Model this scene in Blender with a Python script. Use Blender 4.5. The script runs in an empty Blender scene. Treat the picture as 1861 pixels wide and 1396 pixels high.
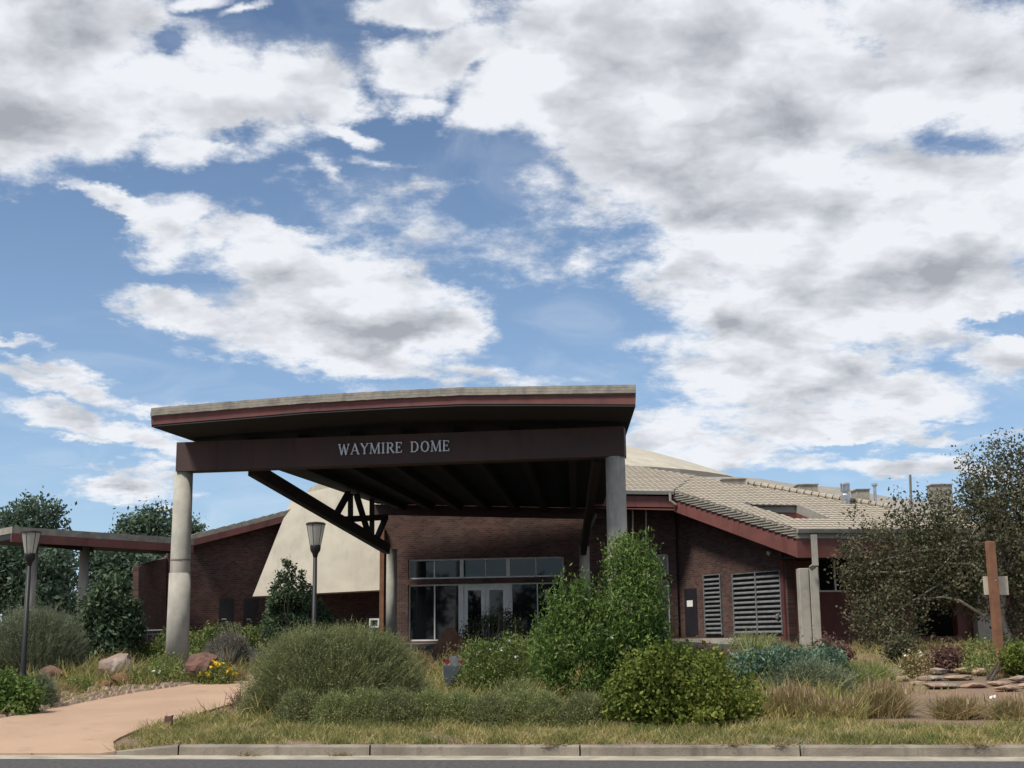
import bpy, math, random
import numpy as np
from mathutils import Vector
PI = math.pi
S = bpy.context.scene
COL = S.collection
# ------------------------------------------------------------------ camera
F, PW, PH = 2400.0, 1861.0, 1396.0
PITCH = math.atan((1165 - 698) / F)
ROLL = math.radians(0.62)
cam_d = bpy.data.cameras.new('camera')
cam_d.sensor_width = 36.0
cam_d.lens = 36.0 * F / PW
cam_d.clip_end = 3000
cam = bpy.data.objects.new('camera', cam_d)
COL.objects.link(cam)
S.camera = cam

def ray(px, py):
    a, b = (px - 930.5) / F, -(py - 698) / F
    c, s = math.cos(ROLL), math.sin(ROLL)
    a, b = a * c + b * s, -a * s + b * c
    return np.array([a, math.cos(PITCH) - b * math.sin(PITCH), math.sin(PITCH) + b * math.cos(PITCH)])
def at(px, py, Y):
    v = ray(px, py); t = Y / v[1]
    return np.array([v[0] * t, Y, 1.6 + v[2] * t])
from mathutils import Matrix
_f = Vector((0, math.cos(PITCH), math.sin(PITCH)))
_u0 = Vector((0, -math.sin(PITCH), math.cos(PITCH)))
_r0 = Vector((1, 0, 0))
_r = _r0 * math.cos(ROLL) - _u0 * math.sin(ROLL)
_u = _r0 * math.sin(ROLL) + _u0 * math.cos(ROLL)
m3 = Matrix((_r, _u, -_f)).transposed()
cam.matrix_world = Matrix.Translation((0, 0, 1.6)) @ m3.to_4x4()

# ------------------------------------------------------------------ world
SUN_EL, SUN_AZ = math.radians(58), math.radians(-128)     # azimuth from +Y, negative to the left
W = bpy.data.worlds.new('World'); S.world = W; W.use_nodes = True
nt = W.node_tree; nt.nodes.clear()
def N(t, typ, **kw):
    n = t.nodes.new(typ)
    for k, v in kw.items(): setattr(n, k, v)
    return n
class NB:
    """small expression builder for node trees"""
    def __init__(s, t): s.t = t
    def put(s, sock, v):
        if hasattr(v, 'is_output'): s.t.links.new(v, sock)
        else: sock.default_value = v
    def m(s, op, a, b=0.0, c=0.0, clamp=False):
        n = N(s.t, 'ShaderNodeMath', operation=op); n.use_clamp = clamp
        s.put(n.inputs[0], a); s.put(n.inputs[1], b)
        if op in ('MULTIPLY_ADD', 'SMOOTH_MAX'): s.put(n.inputs[2], c)
        return n.outputs[0]
    def sep(s, v):
        n = N(s.t, 'ShaderNodeSeparateXYZ'); s.put(n.inputs[0], v); return n.outputs
    def comb(s, x, y, z=0.0):
        n = N(s.t, 'ShaderNodeCombineXYZ')
        for i, v in enumerate((x, y, z)): s.put(n.inputs[i], v)
        return n.outputs[0]
    def noise(s, v, scale, detail=5, rough=.55, dist=0.0, color=False):
        n = N(s.t, 'ShaderNodeTexNoise'); s.put(n.inputs['Vector'], v)
        n.inputs['Scale'].default_value = scale; n.inputs['Detail'].default_value = detail
        n.inputs['Roughness'].default_value = rough; n.inputs['Distortion'].default_value = dist
        return n.outputs['Color' if color else 'Fac']
    def smooth(s, v, lo, hi, a=0.0, b=1.0):
        n = N(s.t, 'ShaderNodeMapRange', interpolation_type='SMOOTHSTEP'); s.put(n.inputs[0], v)
        for i, x in enumerate((lo, hi, a, b)): n.inputs[i + 1].default_value = x
        return n.outputs[0]
    def mix(s, f, a, b, blend='MIX'):
        n = N(s.t, 'ShaderNodeMix', data_type='RGBA', blend_type=blend)
        s.put(n.inputs[0], f)
        for i, v in ((6, a), (7, b)):
            if isinstance(v, tuple) and len(v) == 3: v = (*v, 1)
            s.put(n.inputs[i], v)
        return n.outputs[2]
B = NB(nt)
tc = N(nt, 'ShaderNodeTexCoord')
dx, dy, dz = B.sep(tc.outputs['Generated'])
yy = B.m('MAXIMUM', dy, 0.08)
uu = B.m('DIVIDE', dx, yy); vv = B.m('DIVIDE', dz, yy)
# cloud-layer coordinates, so that the texture flattens towards the horizon
zc = B.m('ADD', B.m('MAXIMUM', dz, 0.0), 0.26)
pl = B.comb(B.m('DIVIDE', dx, zc), B.m('DIVIDE', dy, zc), 0.0)
def uv_of(px, py):
    v = ray(px, py); return v[0] / v[1], v[2] / v[1]
# two-scale warp of the blob coordinates for ragged cloud borders
def warp(src, scale, amp, detail=4):
    wn = N(nt, 'ShaderNodeVectorMath', operation='SUBTRACT')
    nt.links.new(B.noise(pl, scale, detail, .65, color=True), wn.inputs[0]); wn.inputs[1].default_value = (.5, .5, .5)
    ws = N(nt, 'ShaderNodeVectorMath', operation='MULTIPLY_ADD'); nt.links.new(wn.outputs[0], ws.inputs[0]); ws.inputs[1].default_value = amp
    nt.links.new(src, ws.inputs[2]); return ws.outputs[0]
UV = warp(B.comb(uu, vv), 4.5, (.13, .075, 0), 6)
def blobs(lst, src):
    acc = None
    for px, py, rx, ry, rot, w in lst:
        u, v = uv_of(px, py)
        mp = N(nt, 'ShaderNodeMapping', vector_type='TEXTURE')
        nt.links.new(src, mp.inputs['Vector'])
        mp.inputs['Location'].default_value = (u, v, 0)
        mp.inputs['Rotation'].default_value = (0, 0, math.radians(-rot))
        mp.inputs['Scale'].default_value = (rx / F, ry / F * 1.06, 1)
        ln = N(nt, 'ShaderNodeVectorMath', operation='LENGTH'); nt.links.new(mp.outputs[0], ln.inputs[0])
        f = B.m('MULTIPLY_ADD', ln.outputs['Value'], -w, w)
        acc = f if acc is None else B.m('SMOOTH_MAX', acc, f, .22)
    return acc
# azimuth/elevation masses: px, py, rx, ry, clockwise tilt, weight
CL = [(60,60,250,190,0,1.2),(60,225,210,120,0,1.1),(200,235,130,90,0,1),(270,150,150,90,0,1),(420,190,170,85,5,1),(545,135,130,70,5,1),(600,190,85,60,0,.9),
 (345,275,100,44,0,.8),(645,248,85,22,14,.8),(400,110,130,60,20,.7),(370,4,80,20,0,.6),(475,18,50,14,-25,.5),(260,30,90,30,20,.6),
 (745,135,90,65,20,.8),(770,192,95,30,5,.8),(700,100,70,34,0,.5),(830,90,110,80,0,.9),(900,190,90,70,0,.9),(760,15,130,32,0,.8),
 (1060,110,230,190,0,1.4),(1350,150,300,230,0,1.5),(1680,130,320,200,0,1.2),(1180,300,190,120,25,1.2),(1400,400,270,150,0,1.4),(1750,350,260,170,0,1.2),
 (1430,560,230,130,0,1.3),(1680,520,260,120,0,1.2),(1380,680,185,80,0,1.2),(1570,700,230,66,5,1),(1480,775,290,44,0,.9),(1250,480,75,60,10,.8),(1090,375,70,40,35,.45),
 (1830,650,80,55,0,.8),(1200,800,90,46,0,.8),(1640,860,240,26,0,.75),(1700,790,170,20,0,.5),(1330,830,190,34,0,.7),
 (610,600,270,90,8,1.2),(540,500,180,80,15,1),(650,655,270,38,4,.9),(330,580,190,36,18,.9),(490,425,150,30,0,.8),(300,430,75,58,20,.8),(400,440,70,30,-10,.6),(215,380,110,20,25,.7),(700,520,150,50,22,.8),(780,600,110,55,25,.9),(850,672,190,20,6,.5),
 (90,700,180,26,10,.8),(70,665,120,14,10,.6),(180,778,210,28,12,.85),(300,745,130,16,8,.6),(20,618,70,13,5,.6),(245,888,120,30,0,.9),(140,805,60,8,0,.4),(320,850,60,12,0,.4),
 (790,345,80,20,-16,.30),(605,330,42,12,30,.22),(715,296,70,10,0,.22),(670,388,90,22,10,.12),(870,470,90,14,5,.05),(1010,345,80,36,20,.24),(1080,470,70,14,-20,.22),(1195,520,80,34,30,.45),(1185,635,60,12,0,.2)]
HO = [(1800,590,120,28,-4,1.0),(1790,772,140,20,0,.8),(1740,235,150,80,10,.62),(1600,110,140,80,20,.55),(430,240,60,34,0,.55),(1530,815,110,12,0,.45),(330,70,60,30,0,.4),(860,110,30,40,0,.5),(1415,405,30,10,0,.3)]
GR = [(1300,90,380,120,5,.95),(1230,330,270,100,5,1.05),(1440,240,240,90,0,.85),(1060,200,140,90,0,.7),(1600,260,190,60,0,.6),(1520,520,250,80,-8,.85),(1700,520,200,60,-12,.8),(1340,590,140,70,0,.75),(1470,690,210,60,0,.8),
 (60,90,230,120,0,.9),(100,220,180,80,0,.9),(280,130,130,80,0,.6),(560,150,90,40,0,.6),(660,625,220,60,6,1.2),(440,640,140,34,10,.7),(560,560,120,40,0,.5),(250,892,90,12,0,.5),(180,792,130,10,10,.4),(1800,110,120,70,0,.6),(1830,480,90,50,0,.6),(1250,820,140,24,0,.4),(1600,770,180,24,0,.5)]
fb = B.noise(pl, 5.5, 7, .66)
fine = B.noise(pl, 24.0, 6, .66)
fc = blobs(CL, UV); fh = B.m('MAXIMUM', blobs(HO, UV), 0.0)
tex = B.m('MULTIPLY_ADD', B.m('SUBTRACT', fb, .5), 2.1, B.m('MULTIPLY', B.m('SUBTRACT', fine, .5), 1.1))
front = B.m('ADD', B.m('SUBTRACT', B.m('MULTIPLY', fc, 1.6), B.m('MULTIPLY', fh, 1.7)), tex)
back = B.m('ADD', B.m('MULTIPLY', B.m('SUBTRACT', B.noise(pl, 1.3, 3, .5), .47), 5.0), tex)
fm = B.smooth(dy, .35, .7)
field = B.m('ADD', B.m('MULTIPLY', front, fm), B.m('MULTIPLY', back, B.m('SUBTRACT', 1.0, fm)))
dens = B.smooth(field, -.28, .62)
# relief inside the clouds: billows lit from the sun's side
off = N(nt, 'ShaderNodeVectorMath', operation='ADD'); nt.links.new(pl, off.inputs[0]); off.inputs[1].default_value = (-.05, -.07, 0)
fb1 = B.noise(warp(pl, 9.0, (.10, .08, 0), 3), 6.5, 4, .5); fb2 = B.noise(warp(off.outputs[0], 9.0, (.10, .08, 0), 3), 6.5, 4, .5)
rel = B.m('ADD', B.m('MULTIPLY', B.m('SUBTRACT', fb1, fb2), 2.4), B.m('MULTIPLY', B.m('SUBTRACT', fine, .5), .7))
soft = B.noise(pl, 3.4, 4, .55)
thick = B.smooth(field, .3, 2.2)
g = B.m('ADD', B.m('MAXIMUM', blobs(GR, UV), 0.0), B.m('MULTIPLY', B.m('SUBTRACT', soft, .5), 1.5))
gm = B.m('ADD', B.m('MULTIPLY', B.smooth(g, -.5, 1.75), B.smooth(field, -.1, 1.3)), B.m('ADD', B.m('MULTIPLY', thick, .16), B.m('MULTIPLY', rel, -1.0)), clamp=True)
ccol = B.mix(gm, (.73, .75, .785), (.325, .34, .375))
sky = N(nt, 'ShaderNodeTexSky', sky_type='NISHITA')
sky.sun_disc = False; sky.sun_elevation = SUN_EL; sky.sun_rotation = SUN_AZ
sky.air_density = 1.0; sky.dust_density = .4; sky.ozone_density = 2.5; sky.altitude = 1400
# thin high veil that pales the blue towards the horizon
veil = B.m('MULTIPLY', B.smooth(dz, .5, .02, 0.0, 1.0), .36)
skc = B.mix(veil, sky.outputs[0], (3.6, 5.5, 8.0))
wisp = B.m('MULTIPLY', B.smooth(B.noise(warp(pl, 2.0, (1.2, .3, 0), 2), 3.0, 6, .6), .45, .75), .22)
skc = B.mix(wisp, skc, (7.5, 8, 8.6))
bg1 = N(nt, 'ShaderNodeBackground'); nt.links.new(skc, bg1.inputs[0]); bg1.inputs[1].default_value = .095
bg2 = N(nt, 'ShaderNodeBackground'); nt.links.new(ccol, bg2.inputs[0]); bg2.inputs[1].default_value = 1.0
mxs = N(nt, 'ShaderNodeMixShader'); nt.links.new(B.m('MULTIPLY', dens, .97), mxs.inputs[0])
nt.links.new(bg1.outputs[0], mxs.inputs[1]); nt.links.new(bg2.outputs[0], mxs.inputs[2])
wo = N(nt, 'ShaderNodeOutputWorld'); nt.links.new(mxs.outputs[0], wo.inputs[0])
try:
    W.cycles.sampling_method = 'NONE'
except Exception: pass
# ------------------------------------------------------------------ sun + exposure
sd = bpy.data.lights.new('sun', 'SUN'); sd.energy = 4.0; sd.angle = math.radians(12); sd.color = (1.0, .94, .84)
so = bpy.data.objects.new('sun', sd); COL.objects.link(so)
sv = Vector((math.sin(SUN_AZ) * math.cos(SUN_EL), math.cos(SUN_AZ) * math.cos(SUN_EL), math.sin(SUN_EL)))
so.rotation_euler = sv.to_track_quat('Z', 'Y').to_euler(); so.location = (-20, -20, 60)
S.view_settings.view_transform = 'Standard'; S.view_settings.look = 'None'
S.view_settings.exposure = 0.28; S.view_settings.gamma = 1.0
S.render.engine = 'CYCLES'
S.cycles.max_bounces = 6; S.cycles.transparent_max_bounces = 8; S.cycles.use_denoising = True
S.cycles.caustics_reflective = False; S.cycles.caustics_refractive = False

# ------------------------------------------------------------------ ground function
def sd_(x, y): return y + .15 * x
KS = 19.32
def gz(x, y):
    s = sd_(x, y)
    if s < KS: return 0.0
    z = .15 + .0475 * (min(s, 50) - KS)
    k = min(1.0, max(0.0, (-5.2 - x) / .9))               # driveway mouth: the ground runs down to the gutter
    if k > 0 and s < KS + 2.2: z *= 1 - k * (1 - max(0.0, (s - KS) / 2.2)) ** 1.5
    if x > 7: z += .12 * min(1, (x - 7) / 3) * min(1, max(0, (s - 26) / 4)) * min(1, max(0, (44 - s) / 6))
    return z
def gp(px, py, lift=0.0):
    v = ray(px, py); y = 15.0
    while y < 90:
        t = y / v[1]; z = 1.6 + v[2] * t; x = v[0] * t
        if z <= gz(x, y) + lift: return np.array([x, y, gz(x, y)])
        y += .05
    return np.array([v[0] * 50 / v[1], 50., 1.6])

# ------------------------------------------------------------------ helpers
class MB:
    def __init__(s): s.v = []; s.f = []; s.uv = []
    def add(s, V, Fc, uvdir=None):
        o = len(s.v)
        s.v += [tuple(map(float, p)) for p in V]
        s.f += [tuple(i + o for i in f) for f in Fc]
        return s
    def prism(s, pts, ext):
        pts = [np.array(p, float) for p in pts]; ext = np.array(ext, float); n = len(pts)
        nn = np.zeros(3)
        for i in range(n): nn += np.cross(pts[i] - pts[0], pts[(i + 1) % n] - pts[0])
        if np.dot(nn, ext) > 0: pts = pts[::-1]
        V = pts + [p + ext for p in pts]
        Fc = [tuple(range(n)), tuple(range(2 * n - 1, n - 1, -1))]
        for i in range(n):
            j = (i + 1) % n; Fc.append((i, i + n, j + n, j)[::1])
        return s.add(V, Fc)
    def box(s, c, size, rz=0.0, tilt=None):
        c = np.array(c, float); hx, hy, hz = [q / 2 for q in size]; cs, sn = math.cos(rz), math.sin(rz)
        V = []
        for z in (-hz, hz):
            for x, y in ((-hx, -hy), (hx, -hy), (hx, hy), (-hx, hy)):
                V.append(c + np.array([x * cs - y * sn, x * sn + y * cs, z]))
        return s.add(V, [(3, 2, 1, 0), (4, 5, 6, 7), (0, 1, 5, 4), (1, 2, 6, 5), (2, 3, 7, 6), (3, 0, 4, 7)])
    def bar(s, p0, p1, w, h, up=(0, 0, 1)):
        p0, p1 = np.array(p0, float), np.array(p1, float); d = p1 - p0; d /= np.linalg.norm(d)
        r = np.cross(d, up); r /= np.linalg.norm(r); u = np.cross(r, d)
        V = []
        for p in (p0, p1):
            for a, b in ((-1, -1), (1, -1), (1, 1), (-1, 1)): V.append(p + r * a * w / 2 + u * b * h / 2)
        return s.add(V, [(0, 1, 2, 3), (7, 6, 5, 4), (4, 5, 1, 0), (5, 6, 2, 1), (6, 7, 3, 2), (7, 4, 0, 3)])
    def tube(s, pts, rad, seg=10, cap=True):
        pts = [np.array(p, float) for p in pts]; n = len(pts); rings = []
        for i, p in enumerate(pts):
            d = pts[min(i + 1, n - 1)] - pts[max(i - 1, 0)]; d = d / (np.linalg.norm(d) + 1e-9)
            a = np.array([1., 0, 0]) if abs(d[2]) > .8 else np.array([0, 0, 1.])
            r = np.cross(d, a); r /= np.linalg.norm(r); u = np.cross(r, d)
            R = rad[i] if hasattr(rad, '__len__') else rad
            rings.append([p + R * (r * math.cos(t) + u * math.sin(t)) for t in [2 * PI * k / seg for k in range(seg)]])
        V = [q for r in rings for q in r]; Fc = []
        for i in range(n - 1):
            for k in range(seg):
                a, b = i * seg + k, i * seg + (k + 1) % seg
                Fc.append((a, b, b + seg, a + seg))
        if cap: Fc += [tuple(range(seg))[::-1], tuple(range((n - 1) * seg, n * seg))]
        return s.add(V, Fc)
WL = {}
def wloc(o): return WL.get(o.name, np.zeros(3)) if o else np.zeros(3)
def link(o, parent, origin):
    o.location = tuple(origin - wloc(parent)); WL[o.name] = np.array(origin, float)
    if parent: o.parent = parent
    COL.objects.link(o)
def obj(name, mb, mat, parent=None, origin=None, uvdir=None, smooth=False, bevel=0):
    me = bpy.data.meshes.new(name); org = wloc(parent) if origin is None else np.array(origin, float)
    v = np.array(mb.v) - org
    me.from_pydata(v.tolist(), [], mb.f); me.materials.append(mat)
    if uvdir is not None:
        d = np.array(uvdir, float); d /= np.linalg.norm(d)
        uvl = me.uv_layers.new(name='UVMap'); W_ = np.array(mb.v)
        li = np.zeros(len(me.loops), dtype=np.int32); me.loops.foreach_get('vertex_index', li)
        P = W_[li]; uvs = np.stack([P @ d, P[:, 2]], 1); uvl.data.foreach_set('uv', uvs.ravel())
    me.update()
    if smooth: me.polygons.foreach_set('use_smooth', [True] * len(me.polygons))
    o = bpy.data.objects.new(name, me); link(o, parent, org)
    if bevel:
        b = o.modifiers.new('bevel', 'BEVEL'); b.width = bevel; b.segments = 2; b.limit_method = 'ANGLE'
    return o
def npmesh(name, V, mat, parent=None, origin=None, smooth=False):
    """V: (n,k,3) world-space separate polygons of k corners"""
    org = wloc(parent) if origin is None else np.array(origin, float)
    n, k, _ = V.shape; me = bpy.data.meshes.new(name)
    me.vertices.add(n * k); me.vertices.foreach_set('co', (V.reshape(-1, 3) - org).ravel().astype(np.float32))
    me.loops.add(n * k); me.loops.foreach_set('vertex_index', np.arange(n * k, dtype=np.int32))
    me.polygons.add(n); me.polygons.foreach_set('loop_start', np.arange(0, n * k, k, dtype=np.int32))
    try: me.polygons.foreach_set('loop_total', np.full(n, k, dtype=np.int32))
    except Exception: pass
    me.materials.append(mat); me.update(calc_edges=True)
    o = bpy.data.objects.new(name, me); link(o, parent, org)
    return o
def tag(o, label=None, cat=None, group=None, kind=None):
    for k, v in (('label', label), ('category', cat), ('group', group), ('kind', kind)):
        if v: o[k] = v
    return o
def thing(name, loc, label, cat, group=None):
    o = bpy.data.objects.new(name, None); o.empty_display_size = .2
    link(o, None, np.array(loc, float)); return tag(o, label, cat, group)

# ------------------------------------------------------------------ materials
def base_mat(name):
    m = bpy.data.materials.new(name); m.use_nodes = True; t = m.node_tree
    return m, t, t.nodes['Principled BSDF'], NB(t)
def solid(name, c1, c2=None, rough=.8, scale=3.0, detail=6, bump=0.0, bscale=30, metal=0.0, stain=None, spec=.3):
    m, t, p, b = base_mat(name)
    co = N(t, 'ShaderNodeTexCoord').outputs['Object']
    c2 = c2 or tuple(x * .8 for x in c1)
    col = b.mix(b.smooth(b.noise(co, scale, detail, .6), .35, .65), c1, c2)
    if stain:
        z = N(t, 'ShaderNodeMapping'); t.links.new(co, z.inputs[0]); z.inputs['Scale'].default_value = (stain[1], stain[1], stain[1] * .15)
        col = b.mix(b.smooth(b.noise(z.outputs[0], 1.0, 6, .65), .5, .75), col, stain[0])
    t.links.new(col, p.inputs['Base Color'])
    p.inputs['Roughness'].default_value = rough; p.inputs['Metallic'].default_value = metal
    p.inputs['Specular IOR Level'].default_value = spec
    if bump:
        bn = N(t, 'ShaderNodeBump'); t.links.new(b.noise(co, bscale, 6, .6), bn.inputs['Height'])
        bn.inputs['Strength'].default_value = bump; bn.inputs['Distance'].default_value = .02
        t.links.new(bn.outputs[0], p.inputs['Normal'])
    return m
def foliage(name, cols, trans=.25, rough=.65, scale=1.2, nw=.35):
    m, t, p, b = base_mat(name)
    geo = N(t, 'ShaderNodeNewGeometry'); co = N(t, 'ShaderNodeTexCoord').outputs['Object']
    r = N(t, 'ShaderNodeValToRGB'); cr = r.color_ramp
    while len(cr.elements) < len(cols): cr.elements.new(.5)
    for i, c in enumerate(cols):
        cr.elements[i].position = i / max(1, len(cols) - 1); cr.elements[i].color = (*c, 1)
    v = b.m('ADD', b.m('MULTIPLY', geo.outputs['Random Per Island'], 1 - nw), b.m('MULTIPLY', b.smooth(b.noise(co, scale, 4, .6), .35, .65), nw))
    t.links.new(v, r.inputs[0]); t.links.new(r.outputs[0], p.inputs['Base Color'])
    p.inputs['Roughness'].default_value = rough; p.inputs['Specular IOR Level'].default_value = .2
    tr = N(t, 'ShaderNodeBsdfTranslucent'); t.links.new(r.outputs[0], tr.inputs[0])
    mx = N(t, 'ShaderNodeMixShader'); mx.inputs[0].default_value = trans
    t.links.new(p.outputs[0], mx.inputs[1]); t.links.new(tr.outputs[0], mx.inputs[2])
    t.links.new(mx.outputs[0], t.nodes['Material Output'].inputs[0])
    return m
def brick(name, a, c, mortar, w=.20, h=.075):
    m, t, p, b = base_mat(name)
    uv = N(t, 'ShaderNodeTexCoord').outputs['UV']
    br = N(t, 'ShaderNodeTexBrick'); t.links.new(uv, br.inputs['Vector'])
    br.inputs['Color1'].default_value = (*a, 1); br.inputs['Color2'].default_value = (*c, 1); br.inputs['Mortar'].default_value = (*mortar, 1)
    br.inputs['Scale'].default_value = 1.0; br.inputs['Mortar Size'].default_value = .008
    br.inputs['Brick Width'].default_value = w; br.inputs['Row Height'].default_value = h
    big = b.noise(uv, 1.1, 6, .6)
    col = b.mix(b.smooth(big, .35, .7), br.outputs[0], b.mix(1.0, br.outputs[0], (.74, .72, .74), 'MULTIPLY'))
    t.links.new(col, p.inputs['Base Color']); p.inputs['Roughness'].default_value = .9; p.inputs['Specular IOR Level'].default_value = .2
    bn = N(t, 'ShaderNodeBump'); t.links.new(br.outputs['Fac'], bn.inputs['Height']); bn.inputs['Strength'].default_value = .4; bn.inputs['Distance'].default_value = -.01
    t.links.new(bn.outputs[0], p.inputs['Normal'])
    return m
M = {}
M['brick'] = brick('brick', (.130, .068, .055), (.062, .034, .029), (.115, .098, .088))
M['red_paint'] = solid('red_paint', (.130, .046, .042), (.100, .038, .036), .6, 1.5, stain=((.08, .03, .03), 2.5))
M['red_fascia'] = solid('red_fascia', (.185, .070, .060), (.14, .055, .048), .6, 1.2, stain=((.10, .04, .04), 2.5))
M['beam_brown'] = solid('beam_brown', (.075, .046, .042), (.058, .040, .040), .7, 1.2, stain=((.05, .03, .03), 2))
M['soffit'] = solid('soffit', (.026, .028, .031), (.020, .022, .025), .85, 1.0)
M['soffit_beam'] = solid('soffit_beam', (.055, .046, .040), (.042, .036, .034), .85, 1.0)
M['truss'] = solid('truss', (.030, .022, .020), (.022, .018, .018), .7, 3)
M['stucco'] = solid('stucco', (.47, .43, .35), (.40, .365, .295), .9, .8, stain=((.345, .315, .26), 1.1), bump=.2, bscale=60)
M['tile'] = solid('tile', (.37, .325, .26), (.30, .262, .208), .85, 6, stain=((.27, .245, .20), 1.2))
M['edge_tile'] = solid('edge_tile', (.33, .30, .25), (.22, .205, .18), .85, 4, stain=((.17, .16, .14), 3))
M['concrete'] = solid('concrete', (.39, .37, .32), (.31, .295, .255), .9, 2.5, stain=((.20, .185, .16), 2.2), bump=.3, bscale=40)
M['concrete_dark'] = solid('concrete_dark', (.20, .19, .17), (.14, .135, .12), .9, 2.5)
M['kerb'] = solid('kerb', (.27, .235, .185), (.18, .155, .125), .9, 1.6, 8, bump=.6, bscale=50, stain=((.12, .10, .08), 5))
M['pan'] = solid('pan', (.40, .36, .28), (.27, .24, .19), .9, 2.2, 8, bump=.4, bscale=50)
M['asphalt'] = solid('asphalt', (.115, .110, .108), (.07, .067, .066), .92, 14, 9, bump=.9, bscale=120)
M['low_bounce_ground'] = solid('low_bounce_ground', (.05, .05, .05), (.035, .035, .035), .9, 6, 8)  # dark tone for the added ground that cuts bounce under the canopy
M['white_frame'] = solid('white_frame', (.78, .78, .75), (.68, .68, .66), .45, 2)
M['metal'] = solid('metal', (.55, .56, .57), (.42, .43, .44), .35, 5, metal=.85)
M['louvre'] = solid('louvre', (.20, .205, .21), (.14, .145, .15), .5, 5, metal=.2)
M['gutter'] = solid('gutter', (.33, .31, .265), (.27, .255, .22), .55, 3)
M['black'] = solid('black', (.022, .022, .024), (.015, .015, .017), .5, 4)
M['dark_door'] = solid('dark_door', (.022, .020, .026), (.016, .015, .019), .5, 4)
M['steel_letters'] = solid('steel_letters', (.62, .64, .66), (.52, .54, .56), .4, 5, metal=.3)
M['sign_wood'] = solid('sign_wood', (.25, .125, .070), (.17, .082, .048), .85, 2.0, stain=((.11, .05, .03), 6), bump=.4, bscale=30)
M['sign_white'] = solid('sign_white', (.58, .53, .42), (.48, .43, .34), .7, 8)
M['grey_box'] = solid('grey_box', (.075, .09, .105), (.06, .07, .085), .5, 6)
M['red_lens'] = solid('red_lens', (.24, .03, .03), (.16, .02, .02), .3, 6)
M['paper'] = solid('paper', (.75, .75, .72), (.65, .65, .62), .8, 20)
M['bark'] = solid('bark', (.085, .068, .052), (.05, .04, .032), .95, 8, bump=.6)
M['pale_bark'] = solid('pale_bark', (.42, .39, .33), (.25, .22, .18), .9, 6, bump=.4)
M['rock_pink'] = solid('rock_pink', (.30, .20, .165), (.20, .16, .135), .95, 5, 8, bump=1, bscale=14, stain=((.40, .36, .30), 3))
M['rock_red'] = solid('rock_red', (.18, .095, .075), (.12, .07, .058), .95, 5, 8, bump=1, bscale=14)
M['rock_orange'] = solid('rock_orange', (.20, .10, .058), (.13, .07, .045), .95, 5, 8, bump=1, bscale=14)
M['flagstone'] = solid('flagstone', (.36, .25, .175), (.24, .17, .13), .95, 5, 8, bump=.8, bscale=20)
M['rubble'] = foliage('rubble', [(.20, .14, .11), (.36, .28, .21), (.28, .19, .15), (.42, .36, .28)], 0.0, .95)
# glass
m, t, p, b = base_mat('window_glass'); p.inputs['Base Color'].default_value = (.006, .008, .010, 1); p.inputs['Roughness'].default_value = .03
p.inputs['Specular IOR Level'].default_value = .45; M['glass'] = m
m, t, p, b = base_mat('sky_glass'); p.inputs['Base Color'].default_value = (.05, .06, .07, 1); p.inputs['Roughness'].default_value = .08
p.inputs['Metallic'].default_value = .0; p.inputs['Specular IOR Level'].default_value = 1.0; p.inputs['Coat Weight'].default_value = 1.0; M['skylight'] = m
m, t, p, b = base_mat('lamp_glass'); p.inputs['Base Color'].default_value = (.62, .62, .56, 1); p.inputs['Roughness'].default_value = .35
tr = N(t, 'ShaderNodeBsdfTranslucent'); tr.inputs[0].default_value = (.75, .75, .68, 1); mx = N(t, 'ShaderNodeMixShader'); mx.inputs[0].default_value = .5
tp = N(t, 'ShaderNodeBsdfTransparent'); mx2 = N(t, 'ShaderNodeMixShader'); mx2.inputs[0].default_value = .25
t.links.new(p.outputs[0], mx.inputs[1]); t.links.new(tr.outputs[0], mx.inputs[2]); t.links.new(mx.outputs[0], mx2.inputs[1]); t.links.new(tp.outputs[0], mx2.inputs[2])
t.links.new(mx2.outputs[0], t.nodes['Material Output'].inputs[0]); M['lamp_glass'] = m
# soil, path
def soilmat(name, c1, c2, c3, fs=26, wear=None):
    m, t, p, b = base_mat(name); co = N(t, 'ShaderNodeTexCoord').outputs['Object']
    c = b.mix(b.smooth(b.noise(co, .45, 6, .6), .38, .62), c1, c2)
    c = b.mix(b.smooth(b.noise(co, fs, 6, .7), .42, .68), c, c3)
    if wear: c = b.mix(b.smooth(b.noise(co, 1.4, 9, .72), .56, .74, 0, .7), c, wear); c = b.mix(b.smooth(b.noise(co, 90, 3, .6), .60, .72, 0, .5), c, tuple(q * .6 for q in wear))
    t.links.new(c, p.inputs['Base Color']); p.inputs['Roughness'].default_value = .95; p.inputs['Specular IOR Level'].default_value = .15
    bn = N(t, 'ShaderNodeBump'); t.links.new(b.noise(co, fs * 1.5, 8, .7), bn.inputs['Height']); bn.inputs['Strength'].default_value = .6; bn.inputs['Distance'].default_value = .02
    t.links.new(bn.outputs[0], p.inputs['Normal']); return m
M['soil'] = soilmat('soil', (.25, .165, .115), (.17, .13, .09), (.13, .10, .07))
M['path'] = soilmat('path', (.44, .305, .215), (.37, .25, .175), (.40, .28, .20), 60, wear=(.27, .185, .135))
M['far_ground'] = soilmat('far_ground', (.10, .12, .05), (.14, .12, .07), (.08, .09, .04), 3)
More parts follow.
